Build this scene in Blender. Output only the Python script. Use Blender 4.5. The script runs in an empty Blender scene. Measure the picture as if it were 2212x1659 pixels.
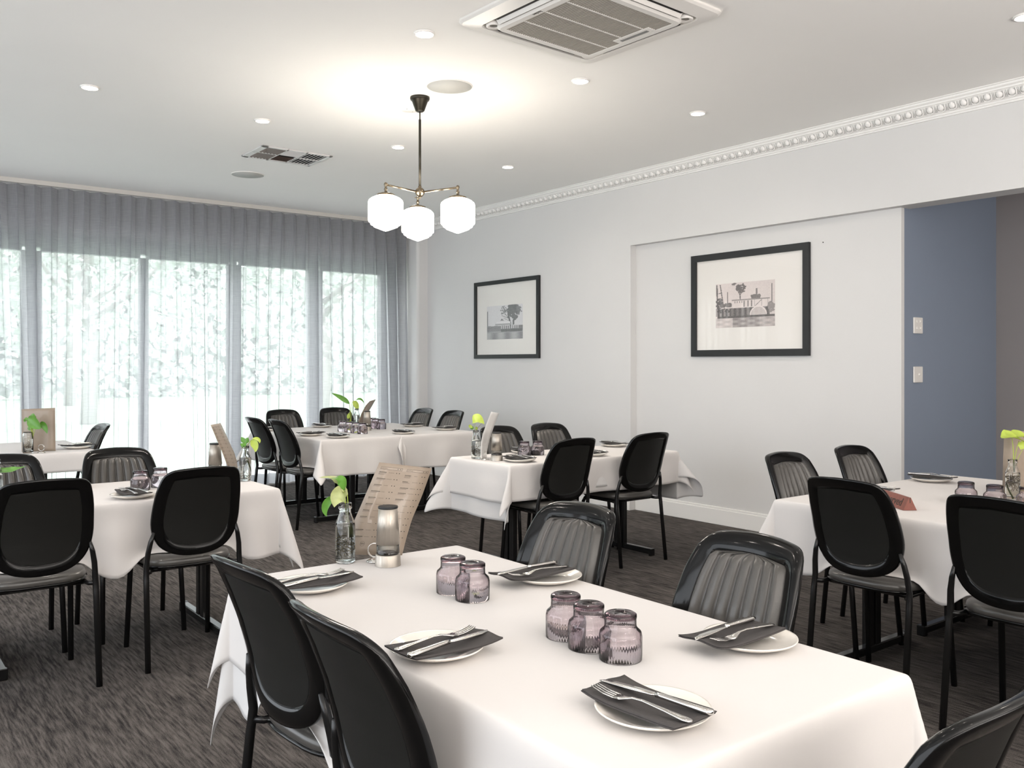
import bpy, math, random
import numpy as np
from mathutils import Vector, Matrix
random.seed(7)
rnd = random.Random(11)
SC = bpy.context.scene
COL = SC.collection
pi = math.pi

# ------------------------------------------------------------------ camera
CAMH = 1.367
A = math.atan(1481 / 1918.0)
cam = bpy.data.cameras.new('camera'); camo = bpy.data.objects.new('camera', cam); COL.objects.link(camo)
camo.location = (0, 0, CAMH); camo.rotation_euler = (pi / 2, 0, -A)
cam.sensor_width = 36; cam.lens = 36 * 1918 / 2212.0; cam.shift_y = -42.5 / 2212.0; cam.clip_start = .05; cam.clip_end = 300
SC.camera = camo
FWD = (math.sin(A), math.cos(A)); RGT = (math.cos(A), -math.sin(A))
def at(px, py, D):
    """world point seen at photo pixel (px, py), D metres along the view axis"""
    u = (px - 1106) / 1918.0; v = (787 - py) / 1918.0
    return Vector(((FWD[0] + u * RGT[0]) * D, (FWD[1] + u * RGT[1]) * D, CAMH + v * D))

# ------------------------------------------------------------------ world, exposure
T = .735; CEIL = 3.148
SC.view_settings.view_transform = 'Standard'
try: SC.view_settings.look = 'None'
except Exception: pass
SC.view_settings.gamma = 1; SC.view_settings.use_curve_mapping = False
SC.view_settings.exposure = 0.21
w = bpy.data.worlds.new('sky'); SC.world = w; w.use_nodes = True
bg = w.node_tree.nodes['Background']; bg.inputs[0].default_value = (.93, .965, .97, 1); bg.inputs[1].default_value = 6.2
SC.cycles.max_bounces = 12; SC.cycles.transparent_max_bounces = 24
SC.cycles.diffuse_bounces = 6; SC.cycles.transmission_bounces = 12; SC.cycles.sample_clamp_indirect = 8
SC.cycles.caustics_reflective = False; SC.cycles.caustics_refractive = False

DOWN_W = 3.4; DOWN_C = (1, .90, .82)
FILL_W = 110
def area(name, loc, rot, size, power, color, size_y=None, shape='RECTANGLE', spread=pi):
    l = bpy.data.lights.new(name, 'AREA'); l.shape = shape; l.size = size
    if size_y: l.size_y = size_y
    l.energy = power; l.color = color; l.spread = spread
    o = bpy.data.objects.new(name, l); o.location = loc; o.rotation_euler = rot; COL.objects.link(o); return o
# added fill panels out of view, brightening the walls, ceiling and cloths
area('fill_light', (1.2, -4.0, 1.65), (math.radians(90), 0, 0), 8.6, 10, (1, .94, .89), 2.7)
area('fill_light', (-3.45, 4.2, 1.6), (math.radians(90), 0, math.radians(-90)), 10.0, 240, (.87, .93, 1), 2.6)
area('fill_light', (1.6, -3.0, 1.3), (math.radians(166), 0, -.2), 8.0, 560, (1, .945, .90), 2.0)

# ------------------------------------------------------------------ materials
def srgb(r, g, b):
    f = lambda c: (c / 255 / 12.92) if c / 255 <= .04045 else ((c / 255 + .055) / 1.055) ** 2.4
    return (f(r), f(g), f(b), 1)
def mat(name, col, rough=.5, metal=0, coat=0, noise=0, nscale=20, bump=0, bscale=200, spec=.5, trans=0, ior=1.45, sheen=0, emit=None, es=0):
    m = bpy.data.materials.new(name); m.use_nodes = True; n = m.node_tree; b = n.nodes['Principled BSDF']
    if len(col) == 3: col = (*col, 1)
    b.inputs['Base Color'].default_value = col; b.inputs['Roughness'].default_value = rough
    b.inputs['Metallic'].default_value = metal; b.inputs['Coat Weight'].default_value = coat
    b.inputs['Coat Roughness'].default_value = .06
    b.inputs['Specular IOR Level'].default_value = spec; b.inputs['Transmission Weight'].default_value = trans
    b.inputs['IOR'].default_value = ior; b.inputs['Sheen Weight'].default_value = sheen
    if emit: b.inputs['Emission Color'].default_value = (*emit, 1); b.inputs['Emission Strength'].default_value = es
    tc = n.nodes.new('ShaderNodeTexCoord')
    if noise:
        t = n.nodes.new('ShaderNodeTexNoise'); t.inputs['Scale'].default_value = nscale; t.inputs['Detail'].default_value = 5
        n.links.new(tc.outputs['Object'], t.inputs['Vector'])
        r = n.nodes.new('ShaderNodeMapRange'); r.inputs['To Min'].default_value = 1 - noise; r.inputs['To Max'].default_value = 1 + noise
        n.links.new(t.outputs[0], r.inputs[0])
        x = n.nodes.new('ShaderNodeVectorMath'); x.operation = 'SCALE'; x.inputs[0].default_value = col[:3]
        n.links.new(r.outputs[0], x.inputs['Scale']); n.links.new(x.outputs[0], b.inputs['Base Color'])
    if bump:
        t = n.nodes.new('ShaderNodeTexNoise'); t.inputs['Scale'].default_value = bscale; t.inputs['Detail'].default_value = 3
        n.links.new(tc.outputs['Object'], t.inputs['Vector'])
        bp = n.nodes.new('ShaderNodeBump'); bp.inputs['Strength'].default_value = bump; bp.inputs['Distance'].default_value = .01
        n.links.new(t.outputs[0], bp.inputs['Height']); n.links.new(bp.outputs[0], b.inputs['Normal'])
    return m
M = {}
M['wall'] = mat('painted_plaster', (.64, .635, .63), .75, noise=.02, nscale=3, bump=.03, bscale=90)
M['ceil'] = mat('ceiling_paint', (.88, .87, .85), .85, noise=.015, nscale=2)
M['blue'] = mat('slate_blue_paint', (.21, .25, .32), .7, noise=.02, nscale=3)
M['hall'] = mat('hall_taupe_paint', (.27, .25, .25), .75)
M['white'] = mat('white_gloss_paint', (.80, .79, .77), .4)
M['plastic_white'] = mat('white_plastic', (.74, .72, .69), .35)
M['plastic_grey'] = mat('grey_grille', (.42, .39, .35), .5)
M['dark'] = mat('dark_recess', (.012, .012, .012), .8)
M['shell'] = mat('black_gloss_plastic', (.003, .003, .003), .12, coat=0, spec=.32)
M['steelblk'] = mat('black_powdercoat', (.006, .006, .006), .25, bump=.02, bscale=300)
M['vinyl'] = mat('charcoal_vinyl', (.066, .062, .057), .30, coat=.2, bump=.05, bscale=350, noise=.06, nscale=8)
M['backpan'] = mat('back_panel', (.009, .009, .008), .5, spec=.35, bump=.03, bscale=300)
M['cloth'] = mat('white_cotton', (.63, .607, .593), .85, bump=.2, bscale=7, sheen=.1)
M['cloth2'] = mat('white_cotton_underlay', (.62, .61, .605), .85, bump=.12, bscale=11)
M['china'] = mat('white_china', (.78, .74, .68), .12, coat=.6)
M['napkin'] = mat('charcoal_paper', (.055, .050, .049), .85, bump=.12, bscale=400)
M['steel'] = mat('polished_steel', (.72, .70, .67), .12, 1)
M['brush'] = mat('brushed_steel', (.42, .385, .34), .4, 1)
for _m in ('brush',):
    n_ = M[_m].node_tree; b_ = n_.nodes['Principled BSDF']; tc_ = n_.nodes.new('ShaderNodeTexCoord'); mp_ = n_.nodes.new('ShaderNodeMapping'); mp_.inputs['Scale'].default_value = (260, 260, 1.5)
    t_ = n_.nodes.new('ShaderNodeTexNoise'); t_.inputs['Scale'].default_value = 1; n_.links.new(tc_.outputs['Object'], mp_.inputs[0]); n_.links.new(mp_.outputs[0], t_.inputs['Vector'])
    r_ = n_.nodes.new('ShaderNodeMapRange'); r_.inputs[1].default_value = .3; r_.inputs[2].default_value = .7; r_.inputs[3].default_value = .36; r_.inputs[4].default_value = .6
    n_.links.new(t_.outputs[0], r_.inputs[0]); n_.links.new(r_.outputs[0], b_.inputs['Roughness']); b_.inputs['Anisotropic'].default_value = .6
M['brass'] = mat('aged_brass', (.17, .14, .10), .30, 1)
M['bronze'] = mat('dark_bronze', (.030, .026, .018), .32, .5)
M['kraft'] = mat('kraft_card', (.28, .225, .175), .42, noise=.07, nscale=40, coat=.25)
M['kraft_glare'] = mat('card_painted_glare', (.80, .79, .77), .35, coat=.4)  # reflection on the laminated menu, painted in as a near-white base colour
M['ink'] = mat('black_print', (.03, .025, .02), .6)
M['glass'] = mat('clear_glass', (.97, .985, .98), .01, trans=1, ior=1.42)
M['smoke'] = mat('mauve_glass', (1, 1, 1), .02, trans=1, ior=1.42)
_n = M['smoke'].node_tree; _v = _n.nodes.new('ShaderNodeVolumeAbsorption'); _v.inputs[0].default_value = (.46, .30, .37, 1); _v.inputs[1].default_value = 175
_n.links.new(_v.outputs[0], _n.nodes['Material Output'].inputs['Volume'])
M['water'] = mat('water', (.96, .98, .96), .0, trans=1, ior=1.33)
M['leaf'] = mat('green_leaf', (.10, .26, .035), .35, noise=.35, nscale=30)
M['leafy'] = mat('lime_leaf', (.38, .48, .07), .4, noise=.2, nscale=30)
M['leafp'] = mat('pale_leaf', (.36, .40, .17), .45, noise=.3, nscale=60)
M['stem'] = mat('green_stem', (.33, .42, .07), .5)
M['root'] = mat('straw_root', (.42, .30, .08), .6)
M['rootb'] = mat('brown_root', (.16, .09, .03), .6)
M['pepper'] = mat('peppercorns', (.08, .05, .035), .7, noise=.8, nscale=260)
M['wood'] = mat('red_stained_wood', (.22, .075, .055), .5, noise=.25, nscale=45)
M['frame'] = mat('charcoal_frame', (.012, .013, .014), .5)
M['board'] = mat('mount_board', (.78, .755, .72), .6)
M['trackm'] = mat('curtain_track', (.60, .575, .54), .4)
M['opal'] = mat('opal_glass', (.9, .88, .84), .3, emit=(1, .91, .79), es=27)
M['lamp'] = mat('lamp_lens', (.9, .9, .9), .3, emit=(1, .92, .82), es=40)
M['bezel'] = mat('lamp_bezel', (.80, .78, .75), .4)
M['speaker'] = mat('speaker_mesh', (.50, .50, .475), .7, bump=.2, bscale=900)
M['vent'] = mat('vent_metal', (.62, .60, .60), .35)
M['ventdark'] = mat('vent_brown', (.16, .115, .10), .5)
M['alu'] = mat('window_aluminium', (.30, .30, .32), .5)
M['lawn'] = mat('lawn', (.50, .62, .50), .9, noise=.2, nscale=1.5)
M['bark'] = mat('bark', (.42, .40, .39), .9, noise=.3, nscale=6)
M['crown'] = mat('gum_leaves', (.60, .63, .61), .8, noise=.12, nscale=4)
M['paving'] = mat('pale_paving', (.75, .75, .73), .9)
def m_pane(name):
    m = bpy.data.materials.new(name); m.use_nodes = True; n = m.node_tree; n.nodes.clear()
    o = n.nodes.new('ShaderNodeOutputMaterial'); mx = n.nodes.new('ShaderNodeMixShader'); tr = n.nodes.new('ShaderNodeBsdfTransparent'); g = n.nodes.new('ShaderNodeBsdfGlossy'); f = n.nodes.new('ShaderNodeFresnel')
    g.inputs['Roughness'].default_value = .01; f.inputs[0].default_value = 1.45
    ge = n.nodes.new('ShaderNodeNewGeometry'); iv = n.nodes.new('ShaderNodeMath'); iv.operation = 'SUBTRACT'; iv.inputs[0].default_value = 1; n.links.new(ge.outputs['Backfacing'], iv.inputs[1])
    mu = n.nodes.new('ShaderNodeMath'); mu.operation = 'MULTIPLY'; n.links.new(f.outputs[0], mu.inputs[0]); n.links.new(iv.outputs[0], mu.inputs[1])
    n.links.new(mu.outputs[0], mx.inputs[0]); n.links.new(tr.outputs[0], mx.inputs[1]); n.links.new(g.outputs[0], mx.inputs[2]); n.links.new(mx.outputs[0], o.inputs[0]); return m
M['pane'] = m_pane('glazing')
def m_attr(name, rough=.5):
    m = bpy.data.materials.new(name); m.use_nodes = True; n = m.node_tree
    a = n.nodes.new('ShaderNodeAttribute'); a.attribute_name = 'ink'; b = n.nodes['Principled BSDF']
    b.inputs['Roughness'].default_value = rough; n.links.new(a.outputs[0], b.inputs['Base Color']); return m
M['photo'] = m_attr('photo_print')
def m_carpet():
    m = bpy.data.materials.new('loop_pile_carpet'); m.use_nodes = True; n = m.node_tree; b = n.nodes['Principled BSDF']
    b.inputs['Roughness'].default_value = 1; b.inputs['Specular IOR Level'].default_value = .1
    tc = n.nodes.new('ShaderNodeTexCoord')
    def nz(scale, sc, det=4, rough=.6):
        mp = n.nodes.new('ShaderNodeMapping'); mp.inputs['Scale'].default_value = sc; n.links.new(tc.outputs['Object'], mp.inputs[0])
        t = n.nodes.new('ShaderNodeTexNoise'); t.inputs['Scale'].default_value = scale; t.inputs['Detail'].default_value = det; t.inputs['Roughness'].default_value = rough
        n.links.new(mp.outputs[0], t.inputs['Vector']); return t.outputs[0]
    a = nz(1, (95, 8, 1)); c = nz(1, (2.2, 1.6, 1), 2); d = nz(1, (420, 260, 1), 2); e = nz(1, (30, 2.6, 1), 3)
    def mth(op, x, y):
        k = n.nodes.new('ShaderNodeMath'); k.operation = op
        for i, v in enumerate((x, y)):
            if isinstance(v, (int, float)): k.inputs[i].default_value = v
            else: n.links.new(v, k.inputs[i])
        return k.outputs[0]
    s = mth('ADD', mth('ADD', mth('MULTIPLY', a, .42), mth('MULTIPLY', c, .10)), mth('ADD', mth('MULTIPLY', d, .32), mth('MULTIPLY', e, .16)))
    r = n.nodes.new('ShaderNodeValToRGB'); r.color_ramp.elements[0].position = .42; r.color_ramp.elements[1].position = .60
    r.color_ramp.elements[0].color = (.022, .020, .020, 1); r.color_ramp.elements[1].color = (.15, .134, .123, 1)
    n.links.new(s, r.inputs[0]); n.links.new(r.outputs[0], b.inputs['Base Color'])
    bp = n.nodes.new('ShaderNodeBump'); bp.inputs['Strength'].default_value = .6; bp.inputs['Distance'].default_value = .004
    n.links.new(s, bp.inputs['Height']); n.links.new(bp.outputs[0], b.inputs['Normal']); return m
M['carpet'] = m_carpet()
def m_sheer():
    m = bpy.data.materials.new('sheer_weave'); m.use_nodes = True; n = m.node_tree; n.nodes.clear()
    o = n.nodes.new('ShaderNodeOutputMaterial'); tr = n.nodes.new('ShaderNodeBsdfTransparent'); df = n.nodes.new('ShaderNodeBsdfDiffuse'); tl = n.nodes.new('ShaderNodeBsdfTranslucent')
    df.inputs[0].default_value = (.40, .405, .43, 1); tl.inputs[0].default_value = (.47, .475, .505, 1)
    tc = n.nodes.new('ShaderNodeTexCoord')
    outs = []
    for sc in ((500, 500, 6), (8, 8, 420)):
        mp = n.nodes.new('ShaderNodeMapping'); mp.inputs['Scale'].default_value = sc; n.links.new(tc.outputs['Object'], mp.inputs[0])
        t = n.nodes.new('ShaderNodeTexNoise'); t.inputs['Scale'].default_value = 1; t.inputs['Detail'].default_value = 2; n.links.new(mp.outputs[0], t.inputs['Vector']); outs.append(t.outputs[0])
    ad = n.nodes.new('ShaderNodeMath'); ad.operation = 'ADD'; n.links.new(outs[0], ad.inputs[0]); n.links.new(outs[1], ad.inputs[1])
    mr = n.nodes.new('ShaderNodeMapRange'); mr.inputs[1].default_value = .7; mr.inputs[2].default_value = 1.3; mr.inputs[3].default_value = .60; mr.inputs[4].default_value = .80; n.links.new(ad.outputs[0], mr.inputs[0])
    # the woven header tape and the bottom hem are doubled cloth: less see-through
    m1 = n.nodes.new('ShaderNodeMixShader'); m1.inputs[0].default_value = .58; n.links.new(df.outputs[0], m1.inputs[1]); n.links.new(tl.outputs[0], m1.inputs[2])
    sp = n.nodes.new('ShaderNodeSeparateXYZ'); n.links.new(tc.outputs['Object'], sp.inputs[0])
    g1 = n.nodes.new('ShaderNodeMath'); g1.operation = 'GREATER_THAN'; g1.inputs[1].default_value = 4.585; n.links.new(sp.outputs[2], g1.inputs[0])
    g2 = n.nodes.new('ShaderNodeMath'); g2.operation = 'LESS_THAN'; g2.inputs[1].default_value = .13; n.links.new(sp.outputs[2], g2.inputs[0])
    ga = n.nodes.new('ShaderNodeMath'); ga.operation = 'MAXIMUM'; n.links.new(g1.outputs[0], ga.inputs[0]); n.links.new(g2.outputs[0], ga.inputs[1])
    gm = n.nodes.new('ShaderNodeMath'); gm.operation = 'MULTIPLY_ADD'; gm.inputs[1].default_value = .3; n.links.new(ga.outputs[0], gm.inputs[0]); lw = n.nodes.new('ShaderNodeLayerWeight'); lw.inputs[0].default_value = .5; lm = n.nodes.new('ShaderNodeMath'); lm.operation = 'MULTIPLY_ADD'; lm.inputs[1].default_value = .12; n.links.new(lw.outputs['Facing'], lm.inputs[0]); n.links.new(mr.outputs[0], lm.inputs[2]); n.links.new(lm.outputs[0], gm.inputs[2])
    m2 = n.nodes.new('ShaderNodeMixShader'); n.links.new(gm.outputs[0], m2.inputs[0]); n.links.new(tr.outputs[0], m2.inputs[1]); n.links.new(m1.outputs[0], m2.inputs[2]); n.links.new(m2.outputs[0], o.inputs[0]); return m
M['sheer'] = m_sheer()

# ------------------------------------------------------------------ mesh helpers
class MB:
    def __init__(s): s.v = []; s.f = []; s.flat = []
    def add(s, vs, fs, smooth=True):
        o = len(s.v); s.v += [tuple(p) for p in vs]
        for f in fs: s.f.append(tuple(i + o for i in f)); s.flat.append(not smooth)
        return s
    def box(s, x0, x1, y0, y1, z0, z1, mtx=None, bev=0):
        if bev:
            b = bev; vs = []; fs = []
            def ring(z, i): return [(x0 + i, y0 + b, z), (x0 + b, y0 + i, z), (x1 - b, y0 + i, z), (x1 - i, y0 + b, z), (x1 - i, y1 - b, z), (x1 - b, y1 - i, z), (x0 + b, y1 - i, z), (x0 + i, y1 - b, z)]
            R_ = [ring(z0, b * .6), ring(z0 + b, 0), ring(z1 - b, 0), ring(z1, b * .6)]
            for r in R_: vs += r
            for k in range(3):
                for i in range(8): fs.append((k * 8 + i, k * 8 + (i + 1) % 8, k * 8 + 8 + (i + 1) % 8, k * 8 + 8 + i))
            fs.append(tuple(range(7, -1, -1))); fs.append(tuple(range(24, 32)))
        else:
            vs = [(x, y, z) for z in (z0, z1) for (x, y) in ((x0, y0), (x1, y0), (x1, y1), (x0, y1))]
            fs = [(3, 2, 1, 0), (4, 5, 6, 7), (0, 1, 5, 4), (1, 2, 6, 5), (2, 3, 7, 6), (3, 0, 4, 7)]
        if mtx is not None: vs = [mtx @ Vector(p) for p in vs]
        return s.add(vs, fs, False)
    def lathe(s, prof, n=32, c=(0, 0, 0), rib=0, ribn=0, mtx=None, cap=False):
        vs = []; fs = []
        for (r, z) in prof:
            for i in range(n):
                a = 2 * pi * i / n; rr = r
                if rib: rr = r - rib * (i % 2) * (r > .02)
                vs.append((c[0] + rr * math.cos(a), c[1] + rr * math.sin(a), c[2] + z))
        for k in range(len(prof) - 1):
            for i in range(n): fs.append((k * n + i, k * n + (i + 1) % n, (k + 1) * n + (i + 1) % n, (k + 1) * n + i))
        if mtx is not None: vs = [mtx @ Vector(p) for p in vs]
        if cap: fs.append(tuple(range(n - 1, -1, -1))); fs.append(tuple(range((len(prof) - 1) * n, len(prof) * n)))
        return s.add(vs, fs)
    def tube(s, pts, r, n=8, closed=False, cap=True):
        pts = [Vector(p) for p in pts]; N = len(pts); vs = []; fs = []; up = Vector((.13, .27, .95)).normalized()
        for k, p in enumerate(pts):
            if closed: t = pts[(k + 1) % N] - pts[k - 1]
            else: t = pts[min(k + 1, N - 1)] - pts[max(k - 1, 0)]
            t.normalize(); a = t.cross(up)
            if a.length < .15: a = t.cross(Vector((1, .1, 0)))
            a.normalize(); b = t.cross(a); rr = r[k] if isinstance(r, (list, tuple)) else r
            for i in range(n): q = 2 * pi * i / n; vs.append(p + a * (rr * math.cos(q)) + b * (rr * math.sin(q)))
        for k in range(N if closed else N - 1):
            k2 = (k + 1) % N
            for i in range(n): fs.append((k * n + i, k2 * n + i, k2 * n + (i + 1) % n, k * n + (i + 1) % n))
        if not closed and cap: fs.append(tuple(range(n))); fs.append(tuple(range((N - 1) * n + n - 1, (N - 1) * n - 1, -1)))
        return s.add(vs, fs)
    def grid(s, fn, nu, nv, smooth=True):
        vs = [fn(i / nu, j / nv) for j in range(nv + 1) for i in range(nu + 1)]
        fs = [(j * (nu + 1) + i, j * (nu + 1) + i + 1, (j + 1) * (nu + 1) + i + 1, (j + 1) * (nu + 1) + i) for j in range(nv) for i in range(nu)]
        return s.add(vs, fs, smooth)
    def data(s, name, m):
        me = bpy.data.meshes.new(name); me.from_pydata(s.v, [], s.f); me.materials.append(m)
        me.polygons.foreach_set('use_smooth', [not x for x in s.flat]); me.update(); return me
    def build(s, name, m, parent=None, **kw):
        return link(name, s.data(name, m), parent, **kw)
def link(name, me, parent=None, label=None, cat=None, group=None, kind=None, loc=None, rz=None):
    o = bpy.data.objects.new(name, me); COL.objects.link(o)
    if parent: o.parent = parent
    if loc is not None: o.location = loc
    if rz is not None: o.rotation_euler = (0, 0, rz)
    if label: o['label'] = label
    if cat: o['category'] = cat
    if group: o['group'] = group
    if kind: o['kind'] = kind
    return o
def thing(name, label, cat, loc=(0, 0, 0), rz=0, group=None, kind=None):
    return link(name, None, None, label, cat, group, kind, loc, rz)
def dup(root, loc, rz, label):
    r = root.copy(); COL.objects.link(r); r.location = loc; r.rotation_euler = (0, 0, rz); r['label'] = label
    for ch in list(root.children):
        c = ch.copy(); COL.objects.link(c); c.parent = r
        for g in list(ch.children):
            d = g.copy(); COL.objects.link(d); d.parent = c
    return r
def struct(name, mb, m, parent=None): return mb.build(name, m, parent, kind='structure')
def mesh_of_text(txt, size, ext=.0004):
    cu = bpy.data.curves.new('t', 'FONT'); cu.body = txt; cu.size = size; cu.extrude = ext; cu.align_x = 'CENTER'; cu.align_y = 'CENTER'; cu.resolution_u = 3
    o = bpy.data.objects.new('t', cu); COL.objects.link(o); bpy.context.view_layer.update()
    me = bpy.data.meshes.new_from_object(o.evaluated_get(bpy.context.evaluated_depsgraph_get())); bpy.data.objects.remove(o); return me

# ------------------------------------------------------------------ room shell
WX = 5.96; NX = 6.035; WT = .19; HZ = 2.48; NY0 = 3.297; NY1 = 5.903; WY = 9.95; X0 = -3.6; Y0 = -4.2; HX = 7.504
struct('floor', MB().box(X0 - .2, 8.2, Y0 - .2, WY + .3, -.1, 0), M['carpet'])
struct('ceiling', MB().box(X0 - .2, 8.2, Y0 - .2, WY + .3, CEIL, CEIL + .12), M['ceil'])
struct('wall_left', MB().box(X0 - .15, X0, Y0, WY + .15, 0, CEIL), M['wall'])
struct('wall_back', MB().box(X0, HX, Y0 - .15, Y0, 0, CEIL), M['wall'])
mb = MB(); mb.box(WX, 7.6, NY1, WY + .15, 0, CEIL); mb.box(WX, WX + WT, Y0, NY1, HZ, CEIL)
struct('wall_right', mb, M['wall'])
# plastered-up section, set back from the wall face
struct('wall_infill', MB().box(NX, NX + .04, NY0, NY1, 0, HZ), M['wall'])
struct('wall_passage', MB().box(NX + .04, HX, NY0 + .0005, NY0 + .15, 0, CEIL), M['blue'])
struct('wall_hall', MB().box(HX, HX + .15, Y0, NY0 + .15, 0, CEIL), M['hall'])
# nib where the curtain wall returns, with a rounded corner
mb = MB(); rr = .035
pr = [(WX, 9.45)] + [(5.81 + rr - rr * math.sin(a), 9.45 + rr - rr * math.cos(a)) for a in [k * pi / 12 for k in range(7)]] + [(5.81, WY), (WX, WY)]
n = len(pr); mb.add([(x, y, z) for z in (0, CEIL) for x, y in pr], [(i, (i + 1) % n, n + (i + 1) % n, n + i)[::-1] for i in range(n)], False)
struct('trim_1', mb, M['wall'])
# curtain wall: lintel, piers, sill-less openings
WH = 2.505; UH = 2.70
struct('wall_front', MB().box(X0, WX, WY, WY + .15, UH, CEIL), M['wall'])
edges = [(-3.45, -2.9), (-2.4, -1.75), (-1.6, -.75), (-.58, .35), (.52, 1.535), (1.712, 2.66), (2.744, 3.62), (3.762, 4.60), (4.775, 5.579)]
def window(i, x0, x1):
    o = thing('window_%d' % i, None, None, (0, 0, 0), kind='structure')
    mb = MB(); f = .045
    for a in ((x0 - f, x0, WY + .0, WY + .10, 0, WH), (x1, x1 + f, WY + .0, WY + .10, 0, WH), (x0, x1, WY, WY + .10, WH - .0, WH + f), (x0, x1, WY, WY + .10, 0, .06)): mb.box(*a)
    mb.build('window_frame', M['alu'], o)
    MB().box(x0, x1, WY + .045, WY + .051, .06, WH).build('pane', M['pane'], o)
for i, (a, b) in enumerate(edges): window(i + 1, a, b)
mb = MB(); px = [X0] + [e for p in edges for e in p] + [WX]
for k in range(0, len(px), 2):
    a = px[k] + (.045 if k else 0); b = px[k + 1] - (.045 if k < len(px) - 2 else 0)
    if b > a: mb.box(a, b, WY + .02, WY + .12, 0, WH + .045)
mb.box(X0, WX, WY + .02, WY + .14, WH + .045, UH)
struct('trim_2', mb, M['alu'])
# cornice with egg and dart
prof = [(0, -.118), (-.012, -.118), (-.012, -.106), (-.020, -.104), (-.022, -.094), (-.030, -.090), (-.034, -.084), (-.066, -.046), (-.070, -.040), (-.078, -.038), (-.080, -.028), (-.092, -.020), (-.094, -.008), (-.104, -.006), (-.104, 0), (0, 0)]
mb = MB(); n = len(prof); ys = (Y0, 9.45)
mb.add([(WX + x, y, CEIL + z) for y in ys for x, z in prof], [(i, (i + 1) % n, n + (i + 1) % n, n + i) for i in range(n)], False)
cor = struct('trim_3', mb, M['white'])
egg = MB()
egg.grid(lambda u, v: (-.002 - .016 * math.sqrt(max(0, 1 - u * u)), .0215 * u * math.sin(2 * pi * v), (.022 + .004 * math.cos(2 * pi * v)) * u * math.cos(2 * pi * v) + .002), 5, 14)
eggm = egg.data('egg', M['white'])
ush = MB(); pts = [(-.002, -.028, .027), (-.004, -.028, .0), (-.004, -.022, -.019), (-.004, 0, -.029), (-.004, .022, -.019), (-.004, .028, 0), (-.002, .028, .027)]
ush.tube(pts, .0046, 6); ush.tube([(0, .0375, .026), (-.002, .0375, -.026)], [.0045, .002], 5)
ushm = ush.data('egg_surround', M['white'])
tilt = math.atan2(.032, .038)
y = 1.6
rot = Matrix.Rotation(math.radians(-40), 4, 'Y')
k = 0
while y < 9.38:
    for me, nm in ((eggm, 'egg'), (ushm, 'egg_surround')):
        o = link(nm, me, cor); o.location = (WX - .052, y, CEIL - .066); o.rotation_euler = (0, math.radians(-40), 0)
    y += .075; k += 1
# baseboards
def base(name, x0, x1, y0, y1, ax):
    mb = MB()
    if ax == 'x': mb.box(x0 - .018, x0, y0, y1, 0, .13, bev=.003); mb.box(x0 - .012, x0, y0, y1, .13, .15, bev=.003)
    else: mb.box(x0, x1, y0 - .018, y0, 0, .13, bev=.003); mb.box(x0, x1, y0 - .012, y0, .13, .15, bev=.003)
    struct(name, mb, M['white'])
base('baseboard_right', WX, 0, NY1, 9.45, 'x'); base('baseboard_infill', NX, 0, NY0, NY1 - .001, 'x')
base('baseboard_passage', NX + .03, HX, NY0, 0, 'y'); base('baseboard_hall', HX, 0, Y0, NY0, 'x')

# ------------------------------------------------------------------ curtain and track
mb = MB(); mb.box(X0, 5.80, 9.60, 9.635, 3.105, CEIL); mb.box(X0, 5.80, 9.64, 9.70, 3.118, CEIL)
mb.build('curtain_track', M['trackm'], label='long white curtain track fixed to the ceiling above the sheer curtain', cat='track')
def curt(u, v):
    x = X0 + .05 + (5.74 - X0) * u; z = .012 + (3.100 - .012) * v
    q = 1 - v
    ph = 2 * pi * x / .148
    wob = .9 * math.sin(x * 3.1 + 1) + .7 * math.sin(x * 7.7) + .5 * math.sin(x * 1.7 + 2)
    ph2 = ph + q * wob * 1.5
    amp = .058 - .004 * q + .014 * q * math.sin(x * 5.3 + .4)
    yy = 9.665 + amp * math.sin(ph2) + .010 * q * math.sin(ph2 * .5 + 1.3) 
    xx = x + .014 * math.sin(2 * ph2) + .02 * q * math.sin(x * 4 + 2)
    if x > 5.2: xx += .13 * q * (x - 5.2) / .5 * (0.4 if q < .3 else .4)
    return (min(xx, 5.79), yy, z)
mb = MB(); mb.grid(curt, 1260, 14)
mb.build('sheer_curtain', M['sheer'], label='long grey sheer curtain with wave pleats across the window wall', cat='curtain')

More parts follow.
